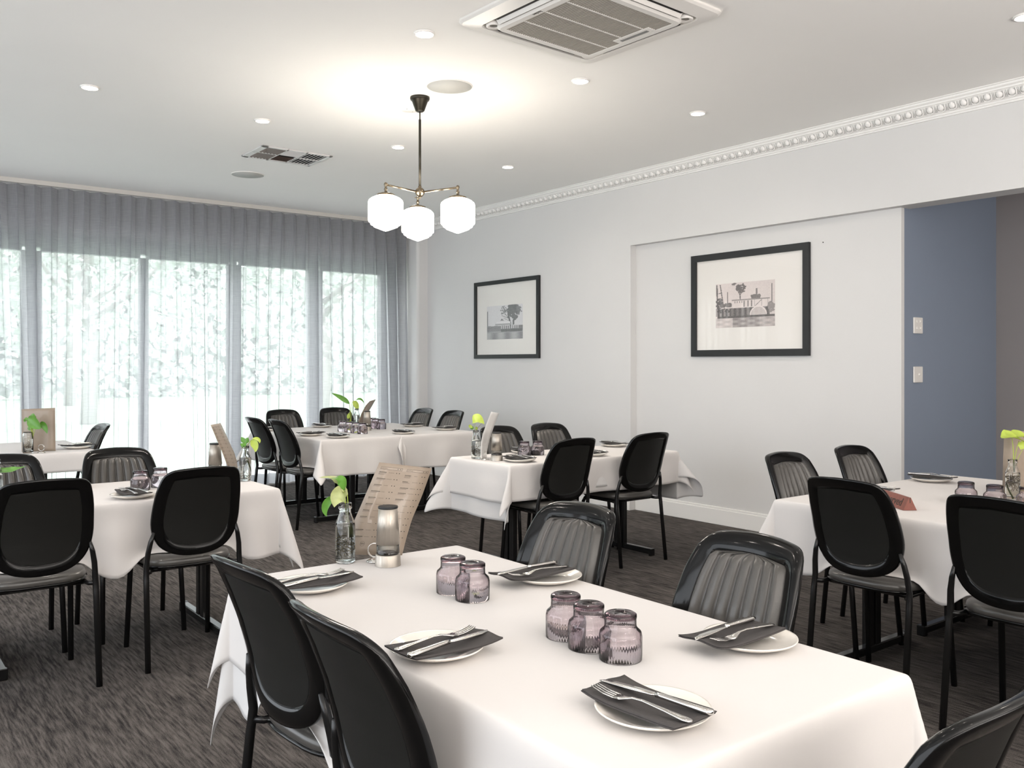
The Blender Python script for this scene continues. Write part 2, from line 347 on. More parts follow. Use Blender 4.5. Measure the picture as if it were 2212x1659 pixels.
# ------------------------------------------------------------------ garden beyond the windows
mb = MB().box(-60, 80, WY + .3, 110, -.35, -.25)
mb.build('ground', M['lawn'], kind='structure')
mb = MB().box(-10, 14, WY + .3, WY + 3.2, -.25, -.18); struct('paving_path', mb, M['paving'])
tree_lab = ['gum tree in the garden, %s' % s for s in ('outside the leftmost window', 'outside the second window from the left', 'outside the middle window', 'outside the window left of the pendant lamp', 'outside the last window by the grey wall', 'far across the lawn on the left', 'far across the lawn in the middle', 'far across the lawn on the right')]
tsp = [(.2, 24, 8), (5.6, 26, 8.5), (11.0, 23, 8.0), (15.8, 27, 8.0), (22.8, 29, 8.5), (-6, 33, 10), (7.5, 38, 11), (26, 40, 11)]
for lab, (x, y, h) in zip(tree_lab, tsp):
    t = thing('gum_tree', lab, 'tree', (x, y, -.25), 0, 'trees beyond the curtain')
    mb = MB(); mb.tube([(0, 0, 0), (.12, 0, h * .25), (-.1, .1, h * .5), (.05, 0, h * .8)], [.22, .17, .12, .05], 8)
    for k in range(5):
        a = rnd.uniform(0, 6.28); z = h * rnd.uniform(.3, .6); L = h * .28
        mb.tube([(0, 0, z), (L * .5 * math.cos(a), L * .5 * math.sin(a), z + L * .35), (L * math.cos(a), L * math.sin(a), z + L * .9)], [.08, .05, .02], 6)
    mb.build('trunk', M['bark'], t)
    mb = MB()
    for k in range(2600):
        a = rnd.uniform(0, 6.28); r = h * .36 * rnd.random() ** .5; z = h * (.58 + .42 * rnd.uniform(-1, 1) * (1 - (r / (h * .36)) ** 2 * .5)); 
        c = Vector((r * math.cos(a), r * math.sin(a), z)); s = rnd.uniform(.08, .18)
        d1 = Vector((rnd.uniform(-1, 1), rnd.uniform(-1, 1), rnd.uniform(-1, 1))).normalized() * s; d2 = d1.cross(Vector((rnd.uniform(-1, 1), rnd.uniform(-1, 1), .3))).normalized() * s * .5
        mb.add([c - d1, c + d2, c + d1, c - d2], [(0, 1, 2, 3)], False)
    mb.build('foliage', M['crown'], t, kind='stuff')

mb = MB(); hr = random.Random(5)
for k in range(26000):
    x = hr.uniform(-26, 58); z = 8.0 * hr.random() ** .9 * (1 + .12 * math.sin(x * .9) + .08 * math.sin(x * 2.3)); c = Vector((x, 46 + hr.uniform(-.8, .8), z - .25)); q = hr.uniform(.16, .36)
    d1 = Vector((hr.uniform(-1, 1), hr.uniform(-.5, .5), hr.uniform(-1, 1))).normalized() * q; d2 = d1.cross(Vector((hr.uniform(-.4, .4), 1, hr.uniform(-.4, .4)))).normalized() * q * .7
    mb.add([c - d1, c + d2, c + d1, c - d2], [(0, 1, 2, 3)], False)
hg = thing('garden_hedge', 'tall pale hedge across the far side of the lawn beyond the curtain', 'hedge', (0, 0, 0))
mb.build('foliage', M['crown'], hg, kind='stuff')
mb = MB()
for k in range(20): mb.tube([(-26 + 4 * k, 46, -.25), (-26 + 4 * k + .2, 46.1, 3), (-26 + 4 * k - .1, 46, 6.2)], [.09, .07, .03], 6)
mb.build('stems', M['bark'], hg, kind='stuff')

# ------------------------------------------------------------------ ceiling fittings
disc = MB(); disc.lathe([(0, -.006), (.047, -.006), (.047, 0)], 24); dm = disc.data('lens', M['lamp'])
bz = MB(); bz.lathe([(.047, -.001), (.048, -.009), (.054, -.009), (.057, -.004), (.058, 0)], 32); bm_ = bz.data('bezel', M['bezel'])
names = {(3.746, 4.148): 'recessed ceiling downlight at the corner of the air conditioner', (2.547, 4.069): 'recessed ceiling downlight left of the air conditioner, nearest the top edge',
         (1.339, 6.171): 'leftmost recessed ceiling downlight above the curtain side', (2.52, 6.244): 'recessed ceiling downlight above the rectangular vent',
         (3.704, 6.322): 'recessed ceiling downlight left of the pendant rod', (4.86, 6.355): 'recessed ceiling downlight right of the pendant rod',
         (4.886, 4.175): 'recessed ceiling downlight nearest the cornice', (4.855, 1.99): 'recessed ceiling downlight cut by the right edge of view'}
extra = [(1.34, 4.07), (.1, 6.17), (.1, 4.07), (2.55, 1.99), (1.34, 1.99), (.1, 1.99), (3.72, -.2), (1.34, -.2), (-1.2, 4.07), (-1.2, 1.99), (4.86, -.2), (-1.2, 6.17)]
for (x, y), lab in names.items():
    o = thing('downlight', lab, 'light', (x, y, CEIL), 0, 'recessed ceiling downlights')
    link('lens', dm, o); link('bezel', bm_, o)
for (x, y) in list(names) + extra:
    area('downlight_lamp', (x, y, CEIL - .012), (0, 0, 0), .08, DOWN_W * (.3 if y < 3 else 1), DOWN_C, shape='DISK', spread=math.radians(140))
area('downlight_lamp', (6.75, 1.6, CEIL - .012), (0, 0, 0), .08, 3.2, DOWN_C, shape='DISK', spread=math.radians(120))
for (x, y, r, lab, nm, m) in ((3.157, 4.743, .148, 'large round flush ceiling speaker beside the pendant canopy', 'ceiling_speaker', 'speaker'), (3.13, 8.11, .150, 'round flush ceiling speaker near the curtain', 'ceiling_speaker', 'speaker')):
    o = thing(nm, lab, 'speaker', (x, y, CEIL), 0, 'round ceiling speakers')
    mb = MB(); mb.lathe([(0, -.005), (r * .97, -.005), (r * .97, -.001)], 48); mb.build('grille', M[m], o)
    mb = MB(); mb.lathe([(r * .97, -.001), (r * .972, -.007), (r, -.006), (r * 1.01, 0)], 48); mb.build('rim', M['bezel'], o)
o = thing('cover_plate', 'flat round white cover plate behind the pendant canopy', 'cover plate', (3.23, 5.353, CEIL))
mb = MB(); mb.lathe([(0, -.004), (.062, -.004), (.066, 0)], 32); mb.build('plate_disc', M['bezel'], o)
mb = MB(); mb.lathe([(0, -.006), (.004, -.0055), (.004, -.004)], 8, (.035, .02, 0)); mb.lathe([(0, -.006), (.004, -.0055), (.004, -.004)], 8, (-.035, -.02, 0)); mb.build('screw', M['steel'], o)

# four-way supply vent
o = thing('ceiling_vent', 'rectangular louvred ceiling vent with brown and white blades', 'vent', (2.797 + .315, 7.17, CEIL), 0)
hx = .312; hy = .232
mb = MB()
for a in ((-hx, hx, -hy, -hy + .03), (-hx, hx, hy - .03, hy), (-hx, -hx + .055, -hy, hy), (hx - .03, hx, -hy, hy)): mb.box(*a, -.010, 0, bev=.003)
mb.box(-.095, -.080, -hy, hy, -.010, -.002); mb.box(.075, .090, -hy, hy, -.010, -.002); mb.box(-hx, -.09, -.006, .006, -.010, -.002); mb.box(.09, hx, -.006, .006, -.010, -.002)
mb.build('vent_frame', M['vent'], o)
MB().box(-hx + .01, hx - .01, -hy + .01, hy - .01, -.0015, -.0005).build('duct_opening', M['dark'], o)
def slat(cx, cy, L, ax, ang, m):
    r = Matrix.Translation((cx, cy, -.007)) @ Matrix.Rotation(0 if ax == 'y' else pi / 2, 4, 'Z') @ Matrix.Rotation(ang, 4, 'Y')
    MB().box(-.010, .010, -L / 2, L / 2, -.0008, .0008, r).build('slat', M[m], o)
for k in range(6):
    for cy in (-.105, .105):
        slat(-.245 + k * .028, cy, .185, 'y', .65, 'ventdark'); slat(.108 + k * .030, cy, .185, 'y', -.35, 'vent')
for k in range(5): slat(0, .04 + k * .034, .15, 'x', -.6, 'ventdark')
for k in range(6): slat(0, -.185 + k * .030, .15, 'x', .25, 'vent')

# ceiling cassette air conditioner
ac = thing('air_conditioner', 'white square ceiling cassette air conditioner with a beige grille', 'air conditioner', (3.085, 3.355, CEIL), math.radians(2.2))
def rrect(hw, r, z, n=6, hh=None):
    hh = hh or hw; p = []
    for (cx, cy, a0) in ((hw - r, hh - r, 0), (-hw + r, hh - r, pi / 2), (-hw + r, -hh + r, pi), (hw - r, -hh + r, 3 * pi / 2)):
        for k in range(n): a = a0 + (pi / 2) * k / (n - 1); p.append((cx + r * math.cos(a), cy + r * math.sin(a), z))
    return p
def rings(mb, rs, capend=True, smooth=False):
    n = len(rs[0]); vs = [p for r in rs for p in r]; fs = []
    for k in range(len(rs) - 1):
        for i in range(n): fs.append((k * n + i, (k + 1) * n + i, (k + 1) * n + (i + 1) % n, k * n + (i + 1) % n))
    if capend: fs.append(tuple(range((len(rs) - 1) * n, len(rs) * n)))
    mb.add(vs, fs, smooth)
mb = MB(); rings(mb, [rrect(.485, .05, 0), rrect(.487, .05, -.012), rrect(.475, .05, -.022), rrect(.40, .04, -.036), rrect(.395, .04, -.030), rrect(.395, .04, -.006)]); mb.build('casing', M['plastic_white'], ac)
for k in range(4):
    r = Matrix.Rotation(k * pi / 2, 4, 'Z')
    MB().box(-.275, .275, .352, .392, -.031, -.0065, r).build('air_outlet', M['dark'], ac)
    mb = MB(); rr_ = r @ Matrix.Translation((0, .372, -.031)) @ Matrix.Rotation(math.radians(24 if k in (0, 3) else 55), 4, 'X')
    mb.box(-.285, .285, -.022, .022, -.002, .002, rr_, bev=.0015); mb.build('louvre', M['plastic_white'], ac)
    mb = MB(); mb.lathe([(.021, -.034), (.035, -.041), (.040, -.036), (.040, -.02)], 20, (r @ Vector((.345, .345, 0)))[:]); mb.build('corner_boss', M['plastic_white'], ac)
mb = MB(); rings(mb, [rrect(.345, .05, -.020), rrect(.347, .05, -.045), rrect(.335, .045, -.056), rrect(.302, .012, -.056), rrect(.298, .012, -.047)], False)
mb.build('grille_frame', M['plastic_white'], ac)
MB().box(-.305, .305, -.305, .305, -.042, -.030).build('filter', M['plastic_grey'], ac)
mb = MB()
for k in range(43): x = -.294 + k * .014; mb.box(x - .0026, x + .0026, -.298, .298, -.0545, -.043)
mb.build('grille_slats', mat('beige_slats', (.42, .385, .34), .5), ac, kind='stuff')
mb = MB()
for yy in (-.155, 0, .155): mb.box(-.298, .298, yy - .004, yy + .004, -.0555, -.052)
mb.build('crossbar', M['plastic_white'], ac)
MB().box(.262, .285, -.16, .03, -.058, -.050, None, .002).build('display_strip', mat('display', (.16, .16, .15), .2), ac)
MB().box(.240, .297, -.19, .06, -.0566, -.050, None, .002).build('display_surround', M['plastic_white'], ac)
tm = mesh_of_text('kaden', .026); tm.materials.append(M['ink'])
t = link('brand_lettering', tm, ac); t.location = (-.322, .03, -.0566); t.rotation_euler = (pi, 0, pi / 2)

# ------------------------------------------------------------------ pendant lamp
PX, PY = 3.132, 5.061
pn = thing('pendant_lamp', 'three-arm brass pendant lamp with glowing opal globes', 'lamp', (PX, PY, CEIL))
BZ = 2.515 - CEIL
mb = MB(); mb.lathe([(0, 0), (.064, -.001), (.066, -.010), (.062, -.022), (.054, -.026), (.030, -.092), (.022, -.098), (0, -.098)], 32); mb.build('canopy', M['bronze'], pn)
mb = MB(); mb.tube([(0, 0, -.095), (0, 0, -.155)], .0045, 8); mb.tube([(0, 0, -.15), (0, 0, BZ + .035)], .0085, 12); mb.build('rod', M['bronze'], pn)
mb = MB(); mb.lathe([(.0001, -.045), (.005, -.043), (.006, -.036), (.016, -.030), (.028, -.017), (.033, 0), (.028, .017), (.016, .028), (.010, .032), (.012, .040), (.0001, .045)], 24, (0, 0, BZ)); mb.build('hub', M['brass'], pn)
gl = MB(); gl.lathe([(.040, 0), (.062, -.004), (.092, -.018), (.108, -.032), (.1125, -.046), (.1125, -.162), (.110, -.170), (.0985, -.1725), (.0975, -.186), (.094, -.190), (.079, -.192), (.077, -.203), (.054, -.212), (.022, -.225), (.0001, -.232)], 40); glm = gl.data('globe', M['opal'])
for a in (-137, -20, 99):
    dx, dy = (math.cos(math.radians(a)), math.sin(math.radians(a)))
    X_ = RGT[0] * dx + FWD[0] * dy; Y_ = RGT[1] * dx + FWD[1] * dy; R_ = .275
    arm = MB(); arm.tube([(X_ * .028, Y_ * .028, BZ), (X_ * R_, Y_ * R_, BZ + .012)], .0065, 10)
    a_o = arm.build('arm', M['brass'], pn)
    mb = MB(); mb.lathe([(.0001, .018), (.009, .014), (.012, .005), (.008, -.006), (.007, -.02), (.011, -.024), (.011, -.032), (.008, -.036), (.010, -.044), (.026, -.050)], 16, (X_ * R_, Y_ * R_, BZ + .010)); mb.tube([(X_ * R_ - Y_ * .02, Y_ * R_ + X_ * .02, BZ + .014), (X_ * R_ + Y_ * .016, Y_ * R_ - X_ * .016, BZ + .014)], .004, 6); mb.build('swivel_joint', M['brass'], pn)
    mb = MB(); mb.lathe([(.0001, -.036), (.030, -.040), (.052, -.048), (.059, -.052), (.059, -.064), (.050, -.064)], 32, (X_ * R_, Y_ * R_, BZ)); mb.build('gallery', M['brass'], pn)
    g = link('globe', glm, pn); g.location = (X_ * R_, Y_ * R_, BZ - .058)

# ------------------------------------------------------------------ wall pictures and switches
def picture(name, lab, x, ya, yb, za, zb, fw, pr_, paint, nu, nv):
    """on the wall plane X = x; ya > yb (ya is the left edge as seen)"""
    o = thing(name, lab, 'picture', (x, (ya + yb) / 2, (za + zb) / 2)); W = ya - yb; H = zb - za
    mb = MB(); d = .028
    a = [(-.5 * W, -.5 * H), (.5 * W, -.5 * H), (.5 * W, .5 * H), (-.5 * W, .5 * H)]
    b = [(p + (fw if p < 0 else -fw), q + (fw if q < 0 else -fw)) for p, q in a]
    vs = [(-0.001, -p, q) for p, q in a] + [(-d, -p, q) for p, q in a] + [(-d + .001, -p, q) for p, q in b] + [(-.008, -p, q) for p, q in b]
    fs = [(k * 4 + i, k * 4 + (i + 1) % 4, k * 4 + 4 + (i + 1) % 4, k * 4 + 4 + i) for k in range(3) for i in range(4)]
    mb.add(vs, fs, False); mb.build('picture_frame', M['frame'], o)
    MB().box(-.010, -.004, -W / 2 + fw * .9, W / 2 - fw * .9, -H / 2 + fw * .9, H / 2 - fw * .9).build('mount_board', M['board'], o)
    MB().box(-.016, -.0135, -W / 2 + fw * .95, W / 2 - fw * .95, -H / 2 + fw * .95, H / 2 - fw * .95).build('glazing', M['pane'], o)
    u0, u1, v0, v1 = pr_
    mb = MB(); mb.grid(lambda u, v: (-.0112, W / 2 - (u0 + (u1 - u0) * u) * W, -H / 2 + (v0 + (v1 - v0) * v) * H), nu, nv)
    p = mb.build('photograph', M['photo'], o)
    U, V = np.meshgrid(np.arange(nu + 1) / nu, np.arange(nv + 1) / nv)
    colr = np.clip(paint(U, V), 0, 1).reshape(-1, 3); rgba = np.ones((colr.shape[0], 4), np.float32); rgba[:, :3] = colr
    at_ = p.data.color_attributes.new('ink', 'FLOAT_COLOR', 'POINT'); at_.data.foreach_set('color', rgba.ravel())
NR = np.random.RandomState(3)
def blobs(U, V, cx, cy, rx, ry, n, s, seed):
    R_ = np.random.RandomState(seed); m = np.zeros_like(U)
    for k in range(n):
        a = R_.rand() * 6.28; q = R_.rand() ** .6
        m = np.maximum(m, (((U - cx - rx * q * math.cos(a)) / s) ** 2 + ((V - cy - ry * q * math.sin(a)) / (s * 1.2)) ** 2 < 1) * 1.0)
    return m
def seg(U, V, x0, y0, x1, y1, w_):
    dx, dy = x1 - x0, y1 - y0; t = np.clip(((U - x0) * dx + (V - y0) * dy) / (dx * dx + dy * dy), 0, 1)
    return (np.hypot(U - x0 - t * dx, V - y0 - t * dy) < w_) * 1.0
def put(g, m, val): return g * (1 - m) + val * m
def rc(U, V, a, b, c, d): return ((U > a) & (U < b) & (V > c) & (V < d)) * 1.0
def paint_boat(U, V):
    g = .70 - .06 * U + NR.randn(*U.shape) * .02
    water = (V < .22); wv = .46 + .10 * np.sin(U * 23) * np.sin(V * 60) + .12 * (U < .3) - .12 * rc(U, V, .3, .75, 0, .3); g = np.where(water, wv, g)
    for a in ((.03, .5, .02, .97, .012), (.08, .97, .13, .55, .008), (.02, .78, .11, .79, .006), (.21, .5, .21, .8, .004), (.95, .45, .95, .92, .005)): g = put(g, seg(U, V, *a), .12)
    g = put(g, blobs(U, V, .06, .55, .07, .12, 40, .018, 1), .14); g = put(g, blobs(U, V, .2, .5, .12, .05, 40, .02, 2), .18)
    g = put(g, seg(U, V, .43, .6, .42, .8, .008), .15); g = put(g, seg(U, V, .42, .72, .37, .85, .005), .15); g = put(g, seg(U, V, .43, .72, .48, .82, .005), .15)
    g = put(g, blobs(U, V, .44, .87, .08, .10, 60, .016, 4), .16); g = put(g, blobs(U, V, .32, .97, .04, .02, 12, .012, 5), .2)
    g = put(g, blobs(U, V, .69, .66, .08, .04, 30, .022, 6), .2); g = put(g, rc(U, V, .69, .72, .62, .84), .22)
    g = put(g, rc(U, V, .0, .3, .26, .44), .22 + .12 * np.sin(U * 90)); g = put(g, rc(U, V, .1, .28, .43, .46), .6)
    g = put(g, rc(U, V, .28, .92, .44, .61), .68); g = put(g, rc(U, V, .28, .92, .595, .62), .3)
    for x in (.33, .37, .41, .45): g = put(g, rc(U, V, x, x + .015, .545, .59), .25)
    for x in (.48, .55, .61): g = put(g, rc(U, V, x, x + .022, .45, .59), .2)
    for x in (.66, .78, .88): g = put(g, rc(U, V, x, x + .012, .45, .6), .3)
    g = put(g, seg(U, V, .68, .46, .78, .58, .006), .25)
    g = put(g, rc(U, V, .26, .92, .26, .435), .17 + .05 * np.sin(U * 70)); g = put(g, ((U - .73) ** 2 / .018 + (V - .26) ** 2 / .034 < 1) * (V > .24), .52)
    g = put(g, ((np.abs((U - .73) ** 2 / .018 + (V - .26) ** 2 / .034 - 1) < .12) & (V > .24)) * 1.0, .72)
    g = put(g, (rc(U, V, .03, 1, .215, .255)), .12); g = put(g, blobs(U, V, .94, .42, .05, .1, 30, .022, 8), .28); g = put(g, blobs(U, V, .15, .38, .12, .05, 24, .012, 9), .1)
    g = g + NR.randn(*U.shape) * .025
    return np.stack([g * 1.0, g * .90, g * .87], -1)
def paint_tree(U, V):
    g = .62 + .05 * V + NR.randn(*U.shape) * .012
    g = np.where(V < .4, .22 + 0 * g, g); g = np.where(V < .24, .33 + .10 * np.sin(U * 17 + 1) * (V < .2), g)
    g = put(g, rc(U, V, 0, .55, .36, .41) * (np.sin(U * 30) > -.2), .26)
    g = put(g, rc(U, V, 0, .025, .4, .85), .12)
    g = put(g, seg(U, V, .70, .28, .60, .75, .022), .12); g = put(g, seg(U, V, .75, .28, .76, .8, .022), .12); g = put(g, seg(U, V, .62, .6, .45, .85, .008), .15); g = put(g, seg(U, V, .62, .6, .42, .7, .007), .15); g = put(g, seg(U, V, .6, .55, .48, .62, .006), .16)
    g = put(g, blobs(U, V, .74, .84, .15, .20, 170, .026, 12), .14); g = put(g, blobs(U, V, .48, .84, .09, .14, 45, .014, 13), .2); g = put(g, blobs(U, V, .90, .84, .07, .14, 50, .016, 14), .18); g = put(g, blobs(U, V, .8, .62, .08, .07, 30, .02, 15), .15)
    g = put(g, rc(U, V, .27, .66, .46, .52), .72); g = put(g, rc(U, V, .24, .7, .42, .46), .35); g = put(g, ((np.abs(U - .43) < (.61 - V) * .9) & (V > .55)) * 1.0, .2)
    g = put(g, rc(U, V, .40, .9, .30, .42) * (np.sin(U * 110) > .2), .6); g = put(g, rc(U, V, .4, .98, .22, .29), .14)
    g = g + NR.randn(*U.shape) * .02
    return np.stack([g, g * .98, g], -1)
picture('framed_photograph', 'smaller square black-framed photograph of a tree by water on the grey wall', WX, 8.405, 7.225, 1.432, 2.307, .044, (.20, .755, .245, .675), paint_tree, 90, 90)
picture('framed_photograph', 'large black-framed photograph of a paddle steamer in the recessed wall panel', NX, 5.21, 4.03, 1.434, 2.314, .056, (.222, .73, .275, .70), paint_boat, 150, 110)
for z, lab, n_ in ((1.648, 'upper square white light switch on the blue wall', 4), (1.293, 'lower square white light switch on the blue wall', 1)):
    o = thing('light_switch', lab, 'switch', (6.252, NY0, z), 0, 'light switches on the blue wall')
    MB().box(-.062, .062, -.012, 0, -.058, .058, None, .004).build('plate', M['plastic_white'], o)
    for k in range(n_):
        cx, cz = ((-.022, .03), (.026, .03), (-.022, -.02), (.026, -.02))[k] if n_ > 1 else (.012, 0)
        r = Matrix.Translation((cx, -.012, cz)) @ Matrix.Rotation(pi / 2, 4, 'X')
        mb = MB(); mb.lathe([(.010, 0), (.010, .003), (.006, .005), (.0001, .006)], 12, mtx=r); mb.build('button', M['plastic_white'], o)
mb = MB(); mb.tube([(NX - .006, 3.92, 2.30), (NX + .002, 3.92, 2.30)], .004, 6); 
mb.build('wall_hook', M['frame'], label='tiny dark nail hole above the paddle steamer picture', cat='nail')

# ------------------------------------------------------------------ chair
def interp(tab, x):
    for (a, b), (c, d) in zip(tab, tab[1:]):
        if x <= c: return b + (d - b) * (x - a) / (c - a)
    return tab[-1][1]
def smooth_loop(pts, n):
    N = len(pts); out = []
    for i in range(N):
        p0, p1, p2, p3 = (Vector(pts[(i + k - 1) % N]) for k in range(4))
        for t in np.arange(n) / n:
            out.append(.5 * ((2 * p1) + (p2 - p0) * t + (2 * p0 - 5 * p1 + 4 * p2 - p3) * t * t + (3 * p1 - p0 - 3 * p2 + p3) * t ** 3))
    return out
half = [(0, .493), (.06, .497), (.115, .513), (.160, .545), (.188, .592), (.200, .65), (.199, .71), (.193, .78), (.182, .835), (.168, .873), (.142, .896), (.095, .905), (0, .910)]
outl = smooth_loop([(x, z, 0) for x, z in half] + [(-x, z, 0) for x, z in half[-2:0:-1]], 3)
yprof = [(.48, -.190), (.56, -.197), (.64, -.212), (.72, -.235), (.80, -.266), (.86, -.294), (.90, -.322), (.93, -.345)]
def ysurf(x, z): return interp(yprof, z) + .85 * x * x
def inset(loop, d):
    N = len(loop); res = []
    for i in range(N):
        t = (loop[(i + 1) % N] - loop[i - 1]).normalized(); res.append(loop[i] + Vector((-t.y, t.x, 0)) * d)
    return res
def halfw(loop, z):
    best = 0
    N = len(loop)
    for i in range(N):
        a, b = loop[i], loop[(i + 1) % N]
        if (a.y - z) * (b.y - z) <= 0 and a.y != b.y: best = max(best, abs(a.x + (b.x - a.x) * (z - a.y) / (b.y - a.y)))
    return best
def chair_meshes():
    ms = {}
    mb = MB(); sec = [(0, -.004), (.002, .008), (.009, .013), (.026, .011), (.046, .006), (.055, .0), (.053, -.006), (.040, -.013), (.014, -.016), (.003, -.013)]
    vs = []; S = len(sec); N = len(outl); loops = {d: inset(outl, d) for d, _ in sec}
    for i in range(N):
        for d, o_ in sec:
            p = loops[d][i]; vs.append((p.x, ysurf(p.x, p.y) + o_, p.y))
    mb.add(vs, [(i * S + j, i * S + (j + 1) % S, ((i + 1) % N) * S + (j + 1) % S, ((i + 1) % N) * S + j) for i in range(N) for j in range(S)])
    ms['back_frame'] = mb.data('back_frame', M['shell'])
    inl = inset(outl, .049); z0 = min(p.y for p in inl) + .0006; z1 = max(p.y for p in inl) - .0006
    def pad(u, v):
        vv = .5 - .5 * math.cos(pi * v) * (.6 + .4 * abs(math.cos(pi * v))) if False else v
        z = z0 + (z1 - z0) * (vv * vv * (3 - 2 * vv) * .5 + vv * .5); h = halfw(inl, z); t = 2 * u - 1
        e = min(1, (1 - abs(t)) * 9) * min(1, (z - z0) * 55, (z1 - z) * 55); e = max(e, 0) ** .5
        rib = abs(math.sin(t * pi * 3.5 + pi / 2)) ** .5
        return (t * h, ysurf(t * h, z) + .002 + e * (.004 + .021 * rib), z)
    mb = MB(); mb.grid(pad, 70, 22); ms['back_pad'] = mb.data('back_pad', M['vinyl'])
    def pan(u, v):
        z = z0 + (z1 - z0) * (v * v * (3 - 2 * v) * .5 + v * .5); h = halfw(inl, z); t = 1 - 2 * u
        return (t * h, ysurf(t * h, z) - .007, z)
    mb = MB(); mb.grid(pan, 14, 20); ms['back_panel'] = mb.data('back_panel', M['backpan'])
    def seatloop(s, z):
        r = []
        for k in range(40):
            a = 2 * pi * k / 40; c, d = math.cos(a), math.sin(a); yy = .03 + .205 * s * abs(d) ** .62 * (1 if d > 0 else -1)
            wd = .198 + .018 * (yy + .17) / .4; r.append((wd * s * abs(c) ** .55 * (1 if c > 0 else -1), yy, z))
        return r
    mb = MB(); rings(mb, [seatloop(.97, .449), seatloop(1.0, .458), seatloop(.985, .473), seatloop(.93, .483), seatloop(.7, .488), seatloop(.35, .484), seatloop(.05, .481)], True, True); ms['seat_pad'] = mb.data('seat_pad', M['vinyl'])
    mb = MB(); rings(mb, [seatloop(.4, .428), seatloop(.86, .430), seatloop(.99, .440), seatloop(1.02, .449), seatloop(.96, .452)], False, True); ms['seat_shell'] = mb.data('seat_shell', M['shell'])
    for s, nm in ((-1, 'a'), (1, 'b')):
        mb = MB(); mb.tube([(s * .218, -.215, 0), (s * .214, -.172, .40), (s * .212, -.165, .46), (s * .207, -.174, .52), (s * .198, -.182, .57), (s * .186, -.190, .615)], [.013, .013, .0125, .012, .011, .007], 10)
        ms['leg_r' + nm] = mb.data('leg', M['steelblk'])
        mb = MB(); mb.tube([(s * .196, .232, 0), (s * .186, .195, .40), (s * .182, .180, .425), (s * .178, .150, .436)], .0125, 10); ms['leg_f' + nm] = mb.data('leg', M['steelblk'])
    mb = MB()
    for s in (-1, 1):
        mb.tube([(s * .178, .16, .434), (s * .180, -.10, .432), (s * .190, -.145, .430), (s * .213, -.168, .432)], .0105, 8)
    mb.tube([(-.178, .15, .428), (.178, .15, .428)], .010, 8); mb.tube([(-.18, -.10, .428), (.18, -.10, .428)], .010, 8)
    ms['seat_frame'] = mb.data('seat_frame', M['steelblk']); return ms
CM = chair_meshes()
SEATS = []
CHG = 'black and charcoal vinyl dining chairs'
chair0 = None
def chair(top, face, lab):
    """top: plan position of the top of the backrest; face: heading in degrees of the sitter (0 = +Y)"""
    global chair0
    a = math.radians(face); R_ = Matrix.Rotation(a, 2); off = R_ @ Vector((0, -.315)); loc = (top[0] - off[0], top[1] - off[1], 0); SEATS.append((Vector(loc[:2]), a))
    if chair0 is None:
        chair0 = thing('dining_chair', lab, 'chair', loc, a, CHG)
        for k, me in CM.items(): link('leg' if k.startswith('leg') else k, me, chair0)
    else: dup(chair0, loc, a, lab)
# faces: +Y 0, +X -90, -Y 180, -X 90
chair((.700, 3.954), 0, 'chair seen from behind at the near side of the left middle table, further left')
chair((1.345, 3.995), 0, 'chair seen from behind at the near side of the left middle table, further right')
chair((.700, 5.177), 180, 'chair facing us at the far side of the left middle table, behind the plant leaf')
chair((1.262, 5.197), 180, 'chair facing us at the far side of the left middle table, behind the glasses')
chair((1.715, 7.40), 92, 'chair seen side-on at the end of the far left table')
chair((2.932, 7.52), -88, 'farther of the two chairs at the left end of the corner table')
chair((2.967, 7.09), -90, 'nearer of the two chairs at the left end of the corner table')
chair((3.667, 8.60), 180, 'chair at the far side of the corner table, left of the plant')
chair((4.284, 8.66), 176, 'chair at the far side of the corner table, behind the plant')
chair((4.99, 7.938), 90, 'farther of the two chairs at the right end of the corner table')
chair((4.98, 7.361), 90, 'nearer of the two chairs at the right end of the corner table')
chair((3.719, 4.134), 0, 'chair seen from behind at the wall table, left of the pair')
chair((4.43, 4.16), 0, 'chair seen from behind at the wall table, right of the pair')
chair((3.962, 5.323), 180, 'chair facing us at the wall table, half hidden by the white menu')
chair((4.456, 5.342), 180, 'chair facing us at the wall table, behind the pair of glasses')
chair((3.249, 2.035), -90, 'chair seen from behind at the reserved table, beside the wooden sign')
chair((3.20, 1.425), -90, 'chair seen from behind at the reserved table, in front of the three glasses')
chair((3.951, 2.813), 180, 'chair facing us at the left end of the reserved table, farther from the blue wall')
chair((4.583, 2.819), 180, 'chair facing us at the end of the reserved table, next to the blue wall')
chair((5.36, 1.95), 90, 'chair mostly hidden behind the menu on the reserved table')
chair((.757, 2.05), -86, 'black chair seen from behind at the front table, left of the front pair')
chair((.725, 1.535), -91, 'black chair seen from behind at the front table, largest of all the chairs')
chair((1.975, 2.17), 92, 'chair facing us at the front table, in front of the standing wall table')
chair((1.985, 1.485), 86, 'chair facing us at the front table, beside the plate near the table corner')
chair((1.322, .552), 2, 'chair cut by the bottom right corner at the near end of the front table')

